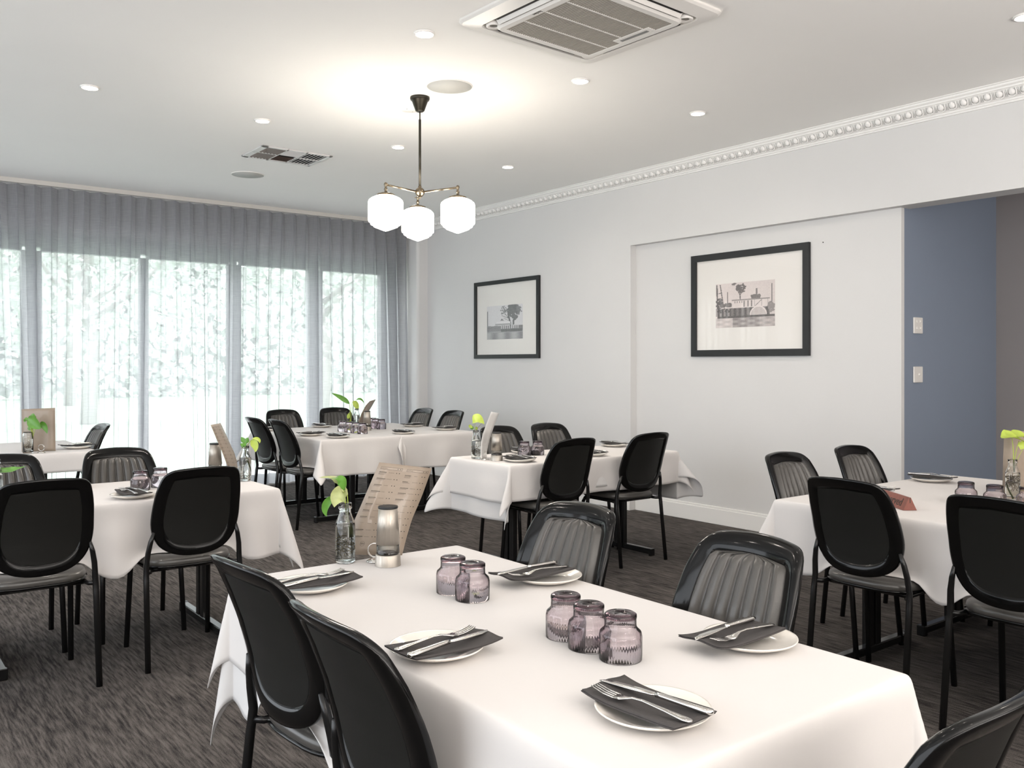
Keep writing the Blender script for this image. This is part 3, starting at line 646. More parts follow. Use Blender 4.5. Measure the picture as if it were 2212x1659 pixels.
# ------------------------------------------------------------------ tables and cloths
def table(lab, x0, x1, y0, y1, ax):
    """ax: long axis; posts stand inset on it, foot bars lie across it"""
    cx, cy = (x0 + x1) / 2, (y0 + y1) / 2; o = thing('dining_table', lab, 'table', (cx, cy, 0), 0 if ax == 'x' else pi / 2, 'cloth-covered tables')
    L, W = (x1 - x0, y1 - y0) if ax == 'x' else (y1 - y0, x1 - x0)
    MB().box(-L / 2 + .006, L / 2 - .006, -W / 2 + .006, W / 2 - .006, T - .030, T - .004, None, .004).build('tabletop', M['steelblk'], o)
    for s in (-1, 1):
        px_ = s * (L / 2 - .255)
        mb = MB()
        for q in (-.030, .030): mb.box(px_ - .019, px_ + .019, q - .022, q + .022, .045, T - .06, None, .003)
        mb.box(px_ - .02, px_ + .02, -W / 2 + .12, W / 2 - .12, T - .06, T - .03); mb.build('post', M['steelblk'], o)
        mb = MB(); mb.box(px_ - .020, px_ + .020, -.31, .31, .012, .050, None, .006)
        for q in (-.315, .315): mb.box(px_ - .022, px_ + .022, q - .012, q + .012, 0, .052, None, .004)
        mb.build('foot_bar', M['steelblk'], o)
    return o
class Noise2:
    def __init__(s, seed):
        r = random.Random(seed); s.c = [(r.uniform(2, 9), r.uniform(0, 6.28), r.uniform(.4, 1)) for _ in range(5)]
    def __call__(s, t): return sum(a * math.sin(f * t + p) for f, p, a in s.c) / 3
def cloth(lab, x0, x1, y0, y1, d, seed, amp=.05, flare=(.5, .5, .5, .5), lift=0, m='cloth', name='tablecloth', skew=(0, 0, 0, 0)):
    """d = (west, east, south, north) overhangs"""
    nz = [Noise2(seed * 10 + k) for k in range(6)]; rr = .016
    def axis(a, b, da, db):
        s = []; st = .034
        for k in range(int(round(da / st)) + 1): s.append(a - da + da * k / int(round(da / st)) if da > 0 else a)
        for q in (.2, .5, .8): pass
        s[-1] = a
        for q in (-.010, .012): s.append(a + q)
        k = int((b - a) / .05)
        for i in range(1, k): s.append(a + (b - a) * i / k)
        s += [b - .012, b, b + .010]
        n_ = int(round(db / st))
        for i in range(1, n_ + 1): s.append(b + db * i / n_)
        return sorted(set(round(q, 5) for q in s))
    U = axis(x0, x1, d[0], d[1]); V = axis(y0, y1, d[2], d[3]); vs = []
    top = T + lift
    for v in V:
        for u in U:
            a = (x0 - u) if u < x0 else (u - x1 if u > x1 else 0); b = (y0 - v) if v < y0 else (v - y1 if v > y1 else 0)
            cx = min(max(u, x0), x1); cy = min(max(v, y0), y1)
            if a == 0 and b == 0:
                vs.append((u, v, top + .0012 * nz[4](u * 1.7 + 2 * v) * nz[5](v * 1.9) )); continue
            s = math.hypot(a, b); ph = math.atan2(b, a)
            h0 = (rr + lift) * math.sin(min(s / rr, pi / 2)) ; dz = s if s > rr * pi / 2 else 0
            drop = rr * (1 - math.cos(min(s / rr, pi / 2))) + max(0, s - rr * pi / 2)
            hang = max(0, s - rr * pi / 2)
            if a and b:
                ci = (0 if u < x0 else 1) + (0 if v < y0 else 2)
                fl = math.sin(2 * ph) ** 1.2
                h = h0 + hang * flare[ci] * fl; drop = drop - hang * flare[ci] ** 2 * .5 * fl
                ph2 = ph + skew[ci] * math.sin(2 * ph) * min(1, hang / .2)
            else:
                al = cx if b else cy; k = nz[0 if u < x0 else 1 if u > x1 else 2 if v < y0 else 3](al * 2.2)
                lo, hi = (x0, x1) if b else (y0, y1); e = min(1, (al - lo) / .16, (hi - al) / .16); e = max(0, e)
                h = h0 + hang * amp * 2.2 * (.45 + k) * e * min(1, hang / .12); h = max(h, h0 * .9); ph2 = ph
            sx = -1 if u < x0 else 1; sy = -1 if v < y0 else 1
            X_ = cx + sx * h * math.cos(ph2) * (1 if a else 0); Y_ = cy + sy * h * math.sin(ph2) * (1 if b else 0); Z_ = top - drop
            for (sc_, sa) in SEATS:
                q = Matrix.Rotation(-sa, 2) @ (Vector((X_, Y_)) - sc_)
                e = max(abs(q.x) - .222, abs(q.y - .03) - .218); w_ = 1 - min(1, max(0, e / .05)); lim = .4945 + lift * .5 - .06 * (1 - w_)
                if w_ > 0 and Z_ < lim:
                    ex = (lim - Z_) * (w_ ** .5); nx_ = sx if a else 0; ny_ = sy if b else 0
                    if a and b: nx_ *= .7; ny_ *= .7
                    X_ += nx_ * ex * .22; Y_ += ny_ * ex * .22; Z_ = Z_ + (lim - Z_) * w_ + .004 * math.sin(ex * 60); break
            vs.append((X_, Y_, Z_))
    nu, nv = len(U), len(V)
    mb = MB(); mb.add(vs, [(j * nu + i, j * nu + i + 1, (j + 1) * nu + i + 1, (j + 1) * nu + i) for j in range(nv - 1) for i in range(nu - 1)])
    o = mb.build(name, M[m], label=lab, cat='tablecloth', group='white tablecloths')
    md = o.modifiers.new('subd', 'SUBSURF'); md.levels = 1; md.render_levels = 1
    so = o.modifiers.new('thick', 'SOLIDIFY'); so.thickness = .0016; so.offset = -1
    return o
table('table under the front white cloth, closest to the camera', .955, 1.745, .945, 2.575, 'y')
cloth('white cloth on the front table, closest to the camera', .955, 1.745, .945, 2.575, (.25, .25, .40, .25), 3, .05, (.3, .25, .22, .35))
cloth('lower white cloth showing at the left corner below the front table cloth', .960, 1.740, .950, 2.570, (.36, .30, .42, .37), 4, .04, (.35, .2, .15, .2), -.004, 'cloth2', 'under_cloth')
table('table under the left middle cloth', .345, 1.825, 4.32, 5.08, 'x')
cloth('white cloth on the left middle table with the steel grinder at its far end', .345, 1.825, 4.32, 5.08, (.3, .30, .34, .30), 5, .11, (.4, .30, .5, .5))
cloth('strip of lower white cloth under the right corner of the left middle table', .350, 1.820, 4.325, 5.075, (.3, .30, .30, .36), 6, .03, (.2, .2, .2, .2), -.004, 'cloth2', 'under_cloth')
table('table under the far left cloth by the curtain', .40, 1.57, 7.01, 8.14, 'x')
cloth('white cloth with a short overhang on the far left table', .40, 1.57, 7.01, 8.14, (.15, .13, .15, .15), 7, .05)
table('left table of the pair under the corner cloths', 3.27, 4.045, 6.84, 8.35, 'y')
table('right table of the pair under the corner cloths', 4.050, 4.825, 6.84, 8.35, 'y')
cloth('left white cloth on the corner table, under the glasses', 3.27, 4.046, 6.84, 8.35, (.30, .08, .32, .30), 8, .06, (.62, .25, .5, .2), 0, skew=(.3, 0, 0, 0))
cloth('right white cloth on the corner table, overlapping at the seam', 4.040, 4.825, 6.84, 8.35, (.10, .30, .31, .30), 9, .06, (.55, .4, .3, .5), .0015)
table('table under the cloth beside the grey wall', 3.38, 4.92, 4.40, 5.05, 'x')
cloth('white cloth with pointed corners on the table beside the grey wall', 3.38, 4.92, 4.40, 5.05, (.25, .24, .236, .25), 10, .07, (.36, .35, .5, .4), 0, skew=(-.35, 0, 0, 0))
cloth('longer lower cloth on the table beside the grey wall', 3.385, 4.915, 4.405, 5.045, (.36, .36, .20, .24), 12, .05, (.25, .62, .5, .4), -.004, 'cloth2', 'under_cloth')
table('near table of the pair under the reserved cloth', 3.52, 4.29, 1.02, 2.535, 'y')
table('far table of the pair under the reserved cloth', 4.30, 5.07, 1.02, 2.535, 'y')
cloth('white cloth on the table with the wooden reserved sign', 3.52, 5.07, 1.02, 2.535, (.33, .3, .3, .32), 14, .07, (.4, .4, .42, .4))

# ------------------------------------------------------------------ place settings
mb = MB(); mb.lathe([(.0001, .004), (.060, .004), (.078, .008), (.101, .0185), (.1045, .0195), (.105, .0175), (.100, .0135), (.075, .003), (.062, .0), (.0001, .0)], 48); PL = mb.data('side_plate', M['china'])
def nap(u, v):
    x = (u - .5) * .115 + .012 * (v - .5); y = (v - .47) * .225; r = math.hypot(x, y)
    z = .0205 + .9 * max(0, r - .03) ** 2 * 1.1 - .006 * (r < .05) * (1 - r / .05) + .003 * math.sin(u * 7 + 1) * math.sin(v * 5)
    return (x, y, z)
def slab(fn, nu, nv, th):
    vs = [fn(i / nu, j / nv) for j in range(nv + 1) for i in range(nu + 1)]; n_ = len(vs); vs2 = vs + [(p[0] * 1.0, p[1] * 1.0, p[2] + th) for p in vs]; fs = []
    for j in range(nv):
        for i in range(nu):
            a = j * (nu + 1) + i; q = (a, a + 1, a + nu + 2, a + nu + 1); fs.append(q[::-1]); fs.append(tuple(k + n_ for k in q))
    bd = [i for i in range(nu + 1)] + [j * (nu + 1) + nu for j in range(1, nv + 1)] + [nv * (nu + 1) + i for i in range(nu - 1, -1, -1)] + [j * (nu + 1) for j in range(nv - 1, 0, -1)]
    for k in range(len(bd)): a, b = bd[k], bd[(k + 1) % len(bd)]; fs.append((a, b, b + n_, a + n_))
    return vs2, fs
mb = MB(); mb.add(*slab(nap, 10, 14, .0022)); mb.add(*slab(lambda u, v: (nap(u, v)[0] + .0015, nap(u, v)[1] - .0015, nap(u, v)[2] + .0026), 10, 14, .0016)); NAP = mb.data('paper_napkin', M['napkin'])
def flat_shape(mb, pts, th):
    """pts: (y, halfwidth, z, xoffset) stations"""
    vs = []; n_ = 6
    for y, h, z, xo in pts:
        for (cx, cz) in ((-1, 0), (-.6, 1), (.6, 1), (1, 0), (.6, -1), (-.6, -1)): vs.append((xo + cx * h, y, z + cz * th * (1 if h > .003 else .7)))
    fs = [(k * n_ + i, k * n_ + (i + 1) % n_, (k + 1) * n_ + (i + 1) % n_, (k + 1) * n_ + i) for k in range(len(pts) - 1) for i in range(n_)]
    fs += [tuple(range(n_ - 1, -1, -1)), tuple(range((len(pts) - 1) * n_, len(pts) * n_))]; mb.add(vs, fs)
mb = MB(); flat_shape(mb, [(-.117, .002, .033, 0), (-.114, .008, .033, 0), (-.105, .0105, .033, 0), (-.06, .0085, .034, 0), (-.01, .006, .035, 0), (0, .005, .035, 0)], .0042)
KH = mb.data('handle', M['steel'])
mb = MB(); flat_shape(mb, [(0, .0055, .035, 0), (.006, .008, .035, 0), (.05, .0105, .034, .001), (.09, .0105, .033, .001), (.113, .007, .0325, -.001), (.122, .0015, .032, -.005)], .0011); KB = mb.data('blade', M['steel'])
mb = MB(); flat_shape(mb, [(-.113, .002, .031, 0), (-.110, .008, .031, 0), (-.100, .0105, .0315, 0), (-.06, .006, .034, 0), (-.01, .0032, .037, 0), (.012, .0035, .036, 0), (.024, .007, .033, 0), (.036, .0118, .030, 0), (.052, .0125, .0295, 0)], .0016); FH = mb.data('handle', M['steel'])
mb = MB()
for q in (-.0105, -.0035, .0035, .0105): flat_shape(mb, [(.050, .0022, .0295, q), (.075, .0019, .031, q), (.095, .0016, .035, q * .95), (.103, .0006, .037, q * .93)], .0011)
FT = mb.data('tines', M['steel'])
def setting(x, y, face, where, s=1, nx=0, ny=0, flip=False, tilt=0):
    a = math.radians(face); R_ = Matrix.Rotation(a, 2); g = 'place settings'
    link('side_plate', PL, None, 'round white side plate ' + where, 'plate', 'white side plates', None, (x, y, T + .001), 0)
    def off(dx, dy): q = R_ @ Vector((dx, dy)); return (x + q[0], y + q[1])
    p = off(nx, ny)
    j = rnd.uniform(-.06, .06)
    link('paper_napkin', NAP, None, 'folded charcoal napkin ' + where, 'napkin', 'charcoal paper napkins', None, (p[0], p[1], T + .001), a + .05 + tilt)
    kx, fx = (.022, -.024)
    q = off(nx + kx, ny + .004)
    o = thing('table_knife', 'steel knife ' + where, 'knife', (q[0], q[1], T + .0035), a + .12 + j + tilt, 'table knives'); link('handle', KH, o); link('blade', KB, o)
    q = off(nx + fx, ny + .002)
    o = thing('table_fork', 'steel fork ' + where, 'fork', (q[0], q[1], T + .0035), a + .05 + j + tilt, 'table forks'); link('handle', FH, o); link('tines', FT, o)
setting(1.079, 2.323, -90, 'at the farther left seat of the front table', nx=.02)
setting(1.057, 1.639, -90, 'at the nearer left seat of the front table', nx=.03, ny=-.005, tilt=.03)
setting(1.666, 1.994, 90, 'at the farther right seat of the front table', nx=.015, ny=.035)
setting(1.650, 1.258, 90, 'at the nearer right seat of the front table', nx=.015, ny=.035)
setting(1.174, 1.107, 0, 'at the near end of the front table, closest to us', nx=-.015, ny=-.005)
setting(1.153, 4.428, 0, 'at the near side of the left middle table', ny=0)
setting(.975, 4.96, 180, 'showing over the chair back on the left middle table')
setting(1.490, 7.27, 90, 'at the right end of the far left table')
setting(3.372, 8.09, -90, 'at the far left seat of the corner table')
setting(3.93, 8.22, 180, 'at the far side of the corner table, left of the plant')
setting(3.385, 7.304, -90, 'at the nearer left seat of the corner table')
setting(3.482, 6.952, 0, 'at the left of the near side of the corner table')
setting(4.145, 6.975, 0, 'at the middle of the near side of the corner table')
setting(4.70, 7.722, 90, 'at the farther right seat of the corner table')
setting(4.70, 7.129, 90, 'at the nearer right seat of the corner table')
setting(4.50, 8.20, 180, 'at the far right back seat of the corner table')
setting(3.566, 4.535, 0, 'beside the grinder on the wall table')
setting(4.80, 4.93, 180, 'at the far right seat of the wall table')
setting(4.19, 4.520, 0, 'between the two near chairs of the wall table')
setting(3.94, 4.945, 180, 'behind the pair of glasses on the wall table')
setting(4.72, 2.41, 180, 'beside the blue wall on the reserved table')
setting(4.06, 2.37, 180, 'peeking over the chair beside the reserved sign')

# ------------------------------------------------------------------ upturned tumblers
mb = MB()
outp = [(.046, 0), (.0465, .010), (.0465, .050), (.0445, .059), (.037, .066), (.0345, .070), (.034, .084), (.035, .090), (.0345, .096), (.031, .0985), (.0001, .0985)]
inp = [(.0001, .0905), (.029, .0905), (.0320, .086), (.0325, .069), (.0425, .057), (.0442, .048), (.0442, .001), (.046, 0)]
mb.lathe(outp, 96, rib=.0011); mb.lathe(inp, 48)
# stitch inner shell and outer shell rims with one watertight lathe instead
mb = MB(); mb.lathe(outp + inp, 88, rib=.0010)
TU = mb.data('tumbler', M['smoke'])
def tumbler(x, y, where):
    link('tumbler', TU, None, 'upturned ribbed mauve glass ' + where, 'glass', 'upturned ribbed mauve tumblers', None, (x, y, T + .001), rnd.uniform(0, 1))
for x, y, wv in ((1.376, 2.050, 'on the front table, farther one of the pair'), (1.375, 1.955, 'on the front table, nearer one of the pair'),
                 (1.359, 1.556, 'on the front table, farthest of the row of three'), (1.346, 1.463, 'on the front table, middle of the row of three'), (1.349, 1.366, 'on the front table, nearest of the row of three'),
                 (1.247, 4.668, 'on the left middle table, fully visible'), (1.363, 4.735, 'on the left middle table, half behind the chair back'),
                 (3.847, 7.592, 'on the corner table, farthest of the row of four'), (3.858, 7.480, 'on the corner table, second farthest of the row of four'), (3.857, 7.352, 'on the corner table, second nearest of the row of four'), (3.862, 7.228, 'on the corner table, nearest of the row of four'),
                 (4.309, 7.852, 'right of the grinder on the corner table, leftmost of three'), (4.275, 7.735, 'right of the grinder on the corner table, middle of three'), (4.277, 7.620, 'right of the grinder on the corner table, nearest of three'),
                 (3.830, 4.820, 'on the wall table, left of the front pair'), (3.925, 4.791, 'on the wall table, right of the front pair'), (4.225, 4.72, 'on the wall table, left one showing above the chair'), (4.320, 4.705, 'on the wall table, right one showing above the chair'),
                 (4.092, 1.929, 'on the reserved table, leftmost of three'), (4.086, 1.801, 'on the reserved table, middle of three'), (4.131, 1.683, 'on the reserved table, cut by the edge of view')):
    tumbler(x, y, wv)

# ------------------------------------------------------------------ pepper grinders
GR = {}
mb = MB(); mb.lathe([(.041, .0), (.0405, .003), (.0385, .034), (.037, .036), (.020, .036)], 40); mb.lathe([(.0001, .001), (.041, .001)], 40); GR['base'] = (mb.data('base', M['brush']), 'base')
mb = MB(); mb.lathe([(.036, .036), (.0355, .066), (.0335, .066), (.0340, .037)], 40); GR['win'] = (mb.data('window', M['glass']), 'chamber')
mb = MB(); mb.lathe([(.0001, .0365), (.033, .0365), (.0325, .058), (.015, .060), (.0001, .055)], 24); GR['corn'] = (mb.data('peppercorns', M['pepper']), 'peppercorns')
mb = MB(); mb.lathe([(.034, .066), (.0375, .067), (.0295, .178), (.028, .179)], 40); GR['body'] = (mb.data('body', M['brush']), 'body')
mb = MB(); mb.lathe([(.0295, .178), (.0310, .179), (.0312, .184), (.029, .186), (.0001, .185)], 40); GR['cap'] = (mb.data('cap', M['frame']), 'cap')
def grinder(x, y, where, rz=0):
    o = thing('pepper_grinder', 'brushed steel pepper grinder ' + where, 'grinder', (x, y, T + .001), rz, 'steel pepper grinders')
    for me, nm in GR.values(): link(nm, me, o, kind='stuff' if nm == 'peppercorns' else None)
grinder(1.398, 2.449, 'on the front table before the large menu'); grinder(1.74, 5.00, 'on the left middle table')
grinder(4.086, 7.555, 'on the corner table'); grinder(3.482, 4.674, 'on the wall table')

# ------------------------------------------------------------------ menus and holders
def holder(x, y, where, rz=0):
    o = thing('menu_holder', 'chrome ring menu holder ' + where, 'menu holder', (x, y, T + .001), rz, 'chrome ring menu holders')
    mb = MB(); mb.lathe([(.0001, 0), (.027, 0), (.027, .003), (.014, .009), (.006, .012), (.0001, .013)], 24); mb.build('base', M['steel'], o)
    mb = MB()
    for q in (-.004, .004): mb.tube([(.022 * math.sin(2 * pi * k / 24), q, .036 + .022 * math.cos(2 * pi * k / 24)) for k in range(24)], .0011, 6, True)
    mb.build('ring', M['steel'], o)
def poly(pts, t):
    d = [0]
    for a, b in zip(pts, pts[1:]): d.append(d[-1] + (b - a).length)
    s = t * d[-1]
    for k in range(len(pts) - 1):
        if s <= d[k + 1] or k == len(pts) - 2:
            q = (s - d[k]) / (d[k + 1] - d[k]); return pts[k].lerp(pts[k + 1], q)
def menu(lab, L, R_, m='kraft', text=1, bulge=0, logo=True, seed=1, flipn=1):
    """L, R_: left and right edges from top to bottom as world points"""
    def P(u, v, off=0):
        def q(uu, vv): 
            a, b = poly(L, vv), poly(R_, vv); return a.lerp(b, uu)
        p = q(u, v)
        n_ = (q(1, v) - q(0, v)).cross(q(u, min(1, v + .02)) - q(u, max(0, v - .02))).normalized()
        if n_.dot(Vector((0, 0, CAMH)) - p) < 0: n_ = -n_
        return p + n_ * (off + bulge * math.sin(pi * v))
    org = P(.5, 1)
    o = thing('menu', lab, 'menu', org, 0, 'kraft card menus')
    mb = MB(); vs = []; nu, nv = 4, 14
    fr = lambda u, v: tuple(P(u, v, .0006) - org); bk = lambda u, v: tuple(P(u, v, -.0006) - org)
    va = [fr(i / nu, j / nv) for j in range(nv + 1) for i in range(nu + 1)]; vb = [bk(i / nu, j / nv) for j in range(nv + 1) for i in range(nu + 1)]
    N_ = len(va); fs = []
    for j in range(nv):
        for i in range(nu): a = j * (nu + 1) + i; q = (a, a + 1, a + nu + 2, a + nu + 1); fs += [q, tuple(k + N_ for k in q)[::-1]]
    bd = [i for i in range(nu + 1)] + [j * (nu + 1) + nu for j in range(1, nv + 1)] + [nv * (nu + 1) + i for i in range(nu - 1, -1, -1)] + [j * (nu + 1) for j in range(nv - 1, 0, -1)]
    for k in range(len(bd)): a, b = bd[k], bd[(k + 1) % len(bd)]; fs.append((b, a, a + N_, b + N_))
    mb.add(va + vb, fs); mb.build('card', M[m], o)
    if not text: return o
    mb = MB(); rg = random.Random(seed)
    def bar(u0, u1, v0, v1, n2=1):
        for k in range(n2):
            a = u0 + (u1 - u0) * k / n2; b = u0 + (u1 - u0) * (k + 1) / n2
            mb.add([P(a, v0, .0012) - org, P(b, v0, .0012) - org, P(b, v1, .0012) - org, P(a, v1, .0012) - org], [(0, 1, 2, 3)], False)
    def word(u, v, ln, h, bold):
        x = u
        while x < u + ln:
            w_ = rg.uniform(.008, .014); top = v - h * (1.25 if rg.random() < .25 else 1) * .5; bar(x, x + w_ * (.82 if bold else .5), top, v + h * .5); x += w_ + .004
    for cu in (0, 1):
        c0 = .07 + cu * .485; c1 = c0 + .40; v0 = .040; v1 = .068
        for a in ((c0, c1, v0, v0 + .0022), (c0, c1, v1 - .0022, v1), (c0, c0 + .004, v0, v1), (c1 - .004, c1, v0, v1)): bar(*a, 4)
        word(c0 + .02, (v0 + v1) / 2, .10, .006, False); bar(c0 + .31, c0 + .322, v0 + .010, v1 - .010); bar(c0 + .36, c0 + .372, v0 + .009, v1 - .009)
        for r in range(11):
            v = .10 + r * .071 + .012 * cu * (r < 3)
            word(c0, v, rg.uniform(.09, .15), .0085, True); word(c0, v + .013, rg.uniform(.10, .14), .006, False)
            if r < 1: word(c0, v + .025, .11, .006, False)
            word(c0 + .18, v + .001, rg.uniform(.05, .10), .006, False); bar(c0 + .312, c0 + .328, v - .004, v + .004); bar(c0 + .362, c0 + .380, v - .004, v + .004)
    mb.build('printed_text', M['ink'], o, kind='stuff')
    if logo:
        mb = MB(); cu_, cv_, r_ = .245, .885, .026
        ring = lambda rr_: [P(cu_ + rr_ * 1.62 * math.cos(2 * pi * k / 28), cv_ + rr_ * math.sin(2 * pi * k / 28), .0012) - org for k in range(28)]
        a = ring(r_); b = ring(r_ * .93); mb.add(a + b, [(k, (k + 1) % 28, 28 + (k + 1) % 28, 28 + k) for k in range(28)], False)
        # monogram R R H in thin strokes
        def st(x0, y0, x1, y1):
            p = Vector((x1 - x0, y1 - y0)); n2 = Vector((-p.y, p.x)).normalized() * .04
            q = [(x0 + n2.x, y0 + n2.y), (x1 + n2.x, y1 + n2.y), (x1 - n2.x, y1 - n2.y), (x0 - n2.x, y0 - n2.y)]
            mb.add([P(cu_ + r_ * 1.62 * x, cv_ + r_ * yy, .0012) - org for x, yy in q], [(0, 1, 2, 3)], False)
        for ox in (-.62, -.12):
            for s_ in ((0, -.35, 0, .35), (0, -.35, .28, -.30), (.28, -.30, .28, -.02), (.28, -.02, 0, 0), (.1, 0, .32, .35)): st(ox + s_[0], s_[1], ox + s_[2], s_[3])
        for s_ in ((.4, -.35, .4, .35), (.68, -.35, .68, .35), (.4, 0, .68, 0)): st(*s_)
        mb.build('logo', M['ink'], o)
    return o
def pl(pts, D): return [at(x, y, D[0] + (D[1] - D[0]) * k / (len(pts) - 1)) for k, (x, y) in enumerate(pts)]
menu('tall kraft card menu leaning behind the grinder on the front table', pl([(819.5, 998.6), (788.5, 1071), (763, 1130), (755, 1160), (748, 1198)], (2.93, 2.885)), pl([(933, 1011.5), (911.7, 1071), (889.8, 1122), (877, 1165), (868.7, 1199.5)], (2.99, 2.91)), seed=3)
menu('narrow curved kraft menu on the left middle table', pl([(455, 917.7), (468, 949), (477, 969), (490, 1003), (497, 1027)], (4.80, 4.86)), pl([(476.6, 914), (491.5, 946), (496.6, 957.6), (505.8, 977), (512, 998), (515, 1031.4)], (5.00, 5.00)), seed=5, logo=False)
menu('kraft card menu standing upright behind the plant on the far left table', pl([(46.6, 884), (46.8, 930), (47, 976)], (6.42, 6.40)), pl([(119, 881), (119.5, 930), (120, 974)], (6.46, 6.44)), text=0)
menu('curved kraft menu behind the grinder on the corner table', pl([(798.6, 866.6), (790, 876), (781, 893), (775, 908.6), (773.7, 922)], (8.62, 8.60)), pl([(811.7, 862.5), (803, 878), (796, 889), (788, 907), (785, 920)], (8.80, 8.78)), text=0)
menu('curved menu on the wall table, its glossy reflection painted white', pl([(1061.2, 889.5), (1050.8, 915.6), (1042.2, 940), (1038.4, 961), (1039, 978), (1041, 990)], (5.86, 5.86)), pl([(1077.8, 892.3), (1067, 921), (1058.4, 946), (1053.6, 965), (1051.7, 979), (1051, 990)], (6.02, 6.02)), m='kraft_glare', text=0)
menu('kraft menu behind the bottle on the reserved table, cut by the edge of view', pl([(2169, 929), (2167, 990), (2165, 1071)], (4.25, 4.25)), pl([(2276, 936), (2276, 1000), (2276, 1076)], (4.33, 4.33)), text=0)
holder(1.390, 2.520, 'on the front table', -.8); holder(1.83, 4.86, 'on the left middle table'); holder(1.215, 7.075, 'on the far left table', -.7)
holder(4.15, 7.80, 'on the corner table'); holder(3.452, 4.760, 'on the wall table', .8); holder(4.48, 1.78, 'on the reserved table')

# ------------------------------------------------------------------ bottles with cuttings
def bottle(x, y, where, s=1.0, h=.190, square=False):
    o = thing('glass_bottle', 'clear glass bottle of water ' + where, 'bottle', (x, y, T + .001), 0, 'clear glass bottles')
    k = h / .190
    outp = [(.0001, .0), (.028, .0), (.031, .004), (.0315, .010), (.0315, .118 * k), (.030, .128 * k), (.022, .148 * k), (.0185, .158 * k), (.0185, .170 * k), (.0215, .172 * k), (.0215, .177 * k), (.0190, .179 * k), (.0205, .182 * k), (.0205, .188 * k), (.019, .190 * k)]
    inp = [(.0170, .189 * k), (.0165, .160 * k), (.020, .148 * k), (.028, .128 * k), (.0292, .117 * k), (.0292, .012), (.026, .008), (.0001, .010)]
    if square: outp = [(.0001, 0), (.031, 0), (.033, .004), (.033, .135), (.030, .142), (.030, .150)]; inp = [(.028, .150), (.028, .141), (.031, .133), (.031, .010), (.0001, .009)]
    mb = MB(); mb.lathe([(r * s, z) for r, z in outp + inp], 32); mb.build('glass_body', M['glass'], o)
    wl = .126 * k
    mb = MB(); mb.lathe([(.0001, .0105), (.0262 * s, .0075), (.0298 * s, .011), (.0297 * s, .116 * k), (.0283 * s, wl), (.0001, wl)], 32); mb.build('water', M['water'], o); return o
def bez(p, t):
    p = list(p)
    while len(p) > 1: p = [a.lerp(b, t) for a, b in zip(p, p[1:])]
    return p[0]
def leafmesh(pts, w_, side, org, fold=.15, wave=0):
    mb = MB(); side = Vector(side).normalized()
    def f(u, v):
        c = bez(pts, v); t = (bez(pts, min(1, v + .03)) - bez(pts, max(0, v - .03))).normalized(); s_ = (side - t * side.dot(t)).normalized(); n_ = s_.cross(t)
        ww = w_ * (math.sin(pi * v ** .8) ** .8) * .5; q = 2 * u - 1
        return tuple(c + s_ * (q * ww) + n_ * (-(q * q) * ww * fold * 2 + ww * wave * math.sin(v * 14 + q * 2) * abs(q)) - org)
    mb.grid(f, 6, 12)
    vs = list(mb.v); 
    return mb
def cutting(lab, x, y, leaves, stems, roots=0, rootm='root', cat='plant', rc_=.05, seed=1):
    """leaves: (list of world points base->tip, width, side vector, material)"""
    org = Vector((x, y, T + .001)); o = thing('plant_cutting', lab, cat, org, 0, 'plant cuttings in bottles')
    for pts, r, m in stems: mb = MB(); mb.tube([bez(pts, k / 8) - org for k in range(9)], [r * (1 - .35 * k / 8) for k in range(9)], 6); mb.build('stem', M[m], o)
    for pts, w_, side, m, *rest in leaves:
        leafmesh(pts, w_, side, org, wave=rest[0] if rest else 0).build('leaf', M[m], o)
    if roots:
        rg = random.Random(seed); mb = MB()
        for k in range(roots):
            a = rg.uniform(0, 6.28); p = Vector((rg.uniform(-.006, .006), rg.uniform(-.006, .006), rc_ + rg.uniform(-.005, .035))); pts = [p.copy()]; d = Vector((math.cos(a), math.sin(a), rg.uniform(-.9, .3))).normalized()
            for q in range(9):
                p = p + d * .0075; d = (d + Vector((rg.uniform(-.7, .7), rg.uniform(-.7, .7), rg.uniform(-.6, .45)))).normalized()
                rr_ = math.hypot(p.x, p.y)
                if rr_ > .0225: p.x *= .0225 / rr_; p.y *= .0225 / rr_; d.x, d.y = -d.y, d.x
                p.z = min(max(p.z, .014), .105); pts.append(p.copy())
            mb.tube(pts, .0009, 5)
        mb.build('roots', M[rootm], o, kind='stuff')
    return o
VR = Vector((RGT[0], RGT[1], 0)); VF = Vector((FWD[0], FWD[1], 0)); UP = Vector((0, 0, 1))
# front table
bx, by = 1.310, 2.567; D = bx * FWD[0] + by * FWD[1]
bottle(bx, by, 'beside the large menu on the front table')
cutting('cutting with striped pale leaves and yellow roots in the front table bottle', bx, by,
        [([at(745, 1068, D), at(742, 1030, D + .01), at(722, 1022, D + .01), at(688, 1032, D)], .040, VR * .3 + UP * .2 + VF, 'leafp', .12),
         ([at(744, 1060, D), at(745, 1038, D - .01), at(735, 1028, D - .02), at(712, 1034, D - .03)], .034, VR + VF, 'leaf', .1),
         ([at(752, 1068, D), at(738, 1064, D - .01), at(722, 1070, D - .02), at(722, 1096, D - .03)], .058, VR + VF * .5, 'leafp', .12),
         ([at(722, 1073, D), at(706, 1080, D - .01), at(695, 1098, D - .01), at(706, 1116, D)], .026, VR + VF * .3, 'leaf')],
        [([at(749, 1125, D), at(748, 1105, D), at(747, 1085, D), at(743, 1062, D)], .0032, 'stem'), ([at(752, 1125, D), at(752, 1105, D), at(752, 1085, D), at(750, 1068, D)], .0022, 'stem'),
         ([at(756, 1160, D), at(757, 1140, D), at(752, 1125, D), at(750, 1118, D)], .006, 'stem'), ([at(740, 1110, D), at(745, 1120, D), at(752, 1130, D), at(760, 1136, D)], .0012, 'rootb'), ([at(725, 1070, D), at(735, 1068, D), at(744, 1074, D)], .0014, 'stem')], 22, seed=3)
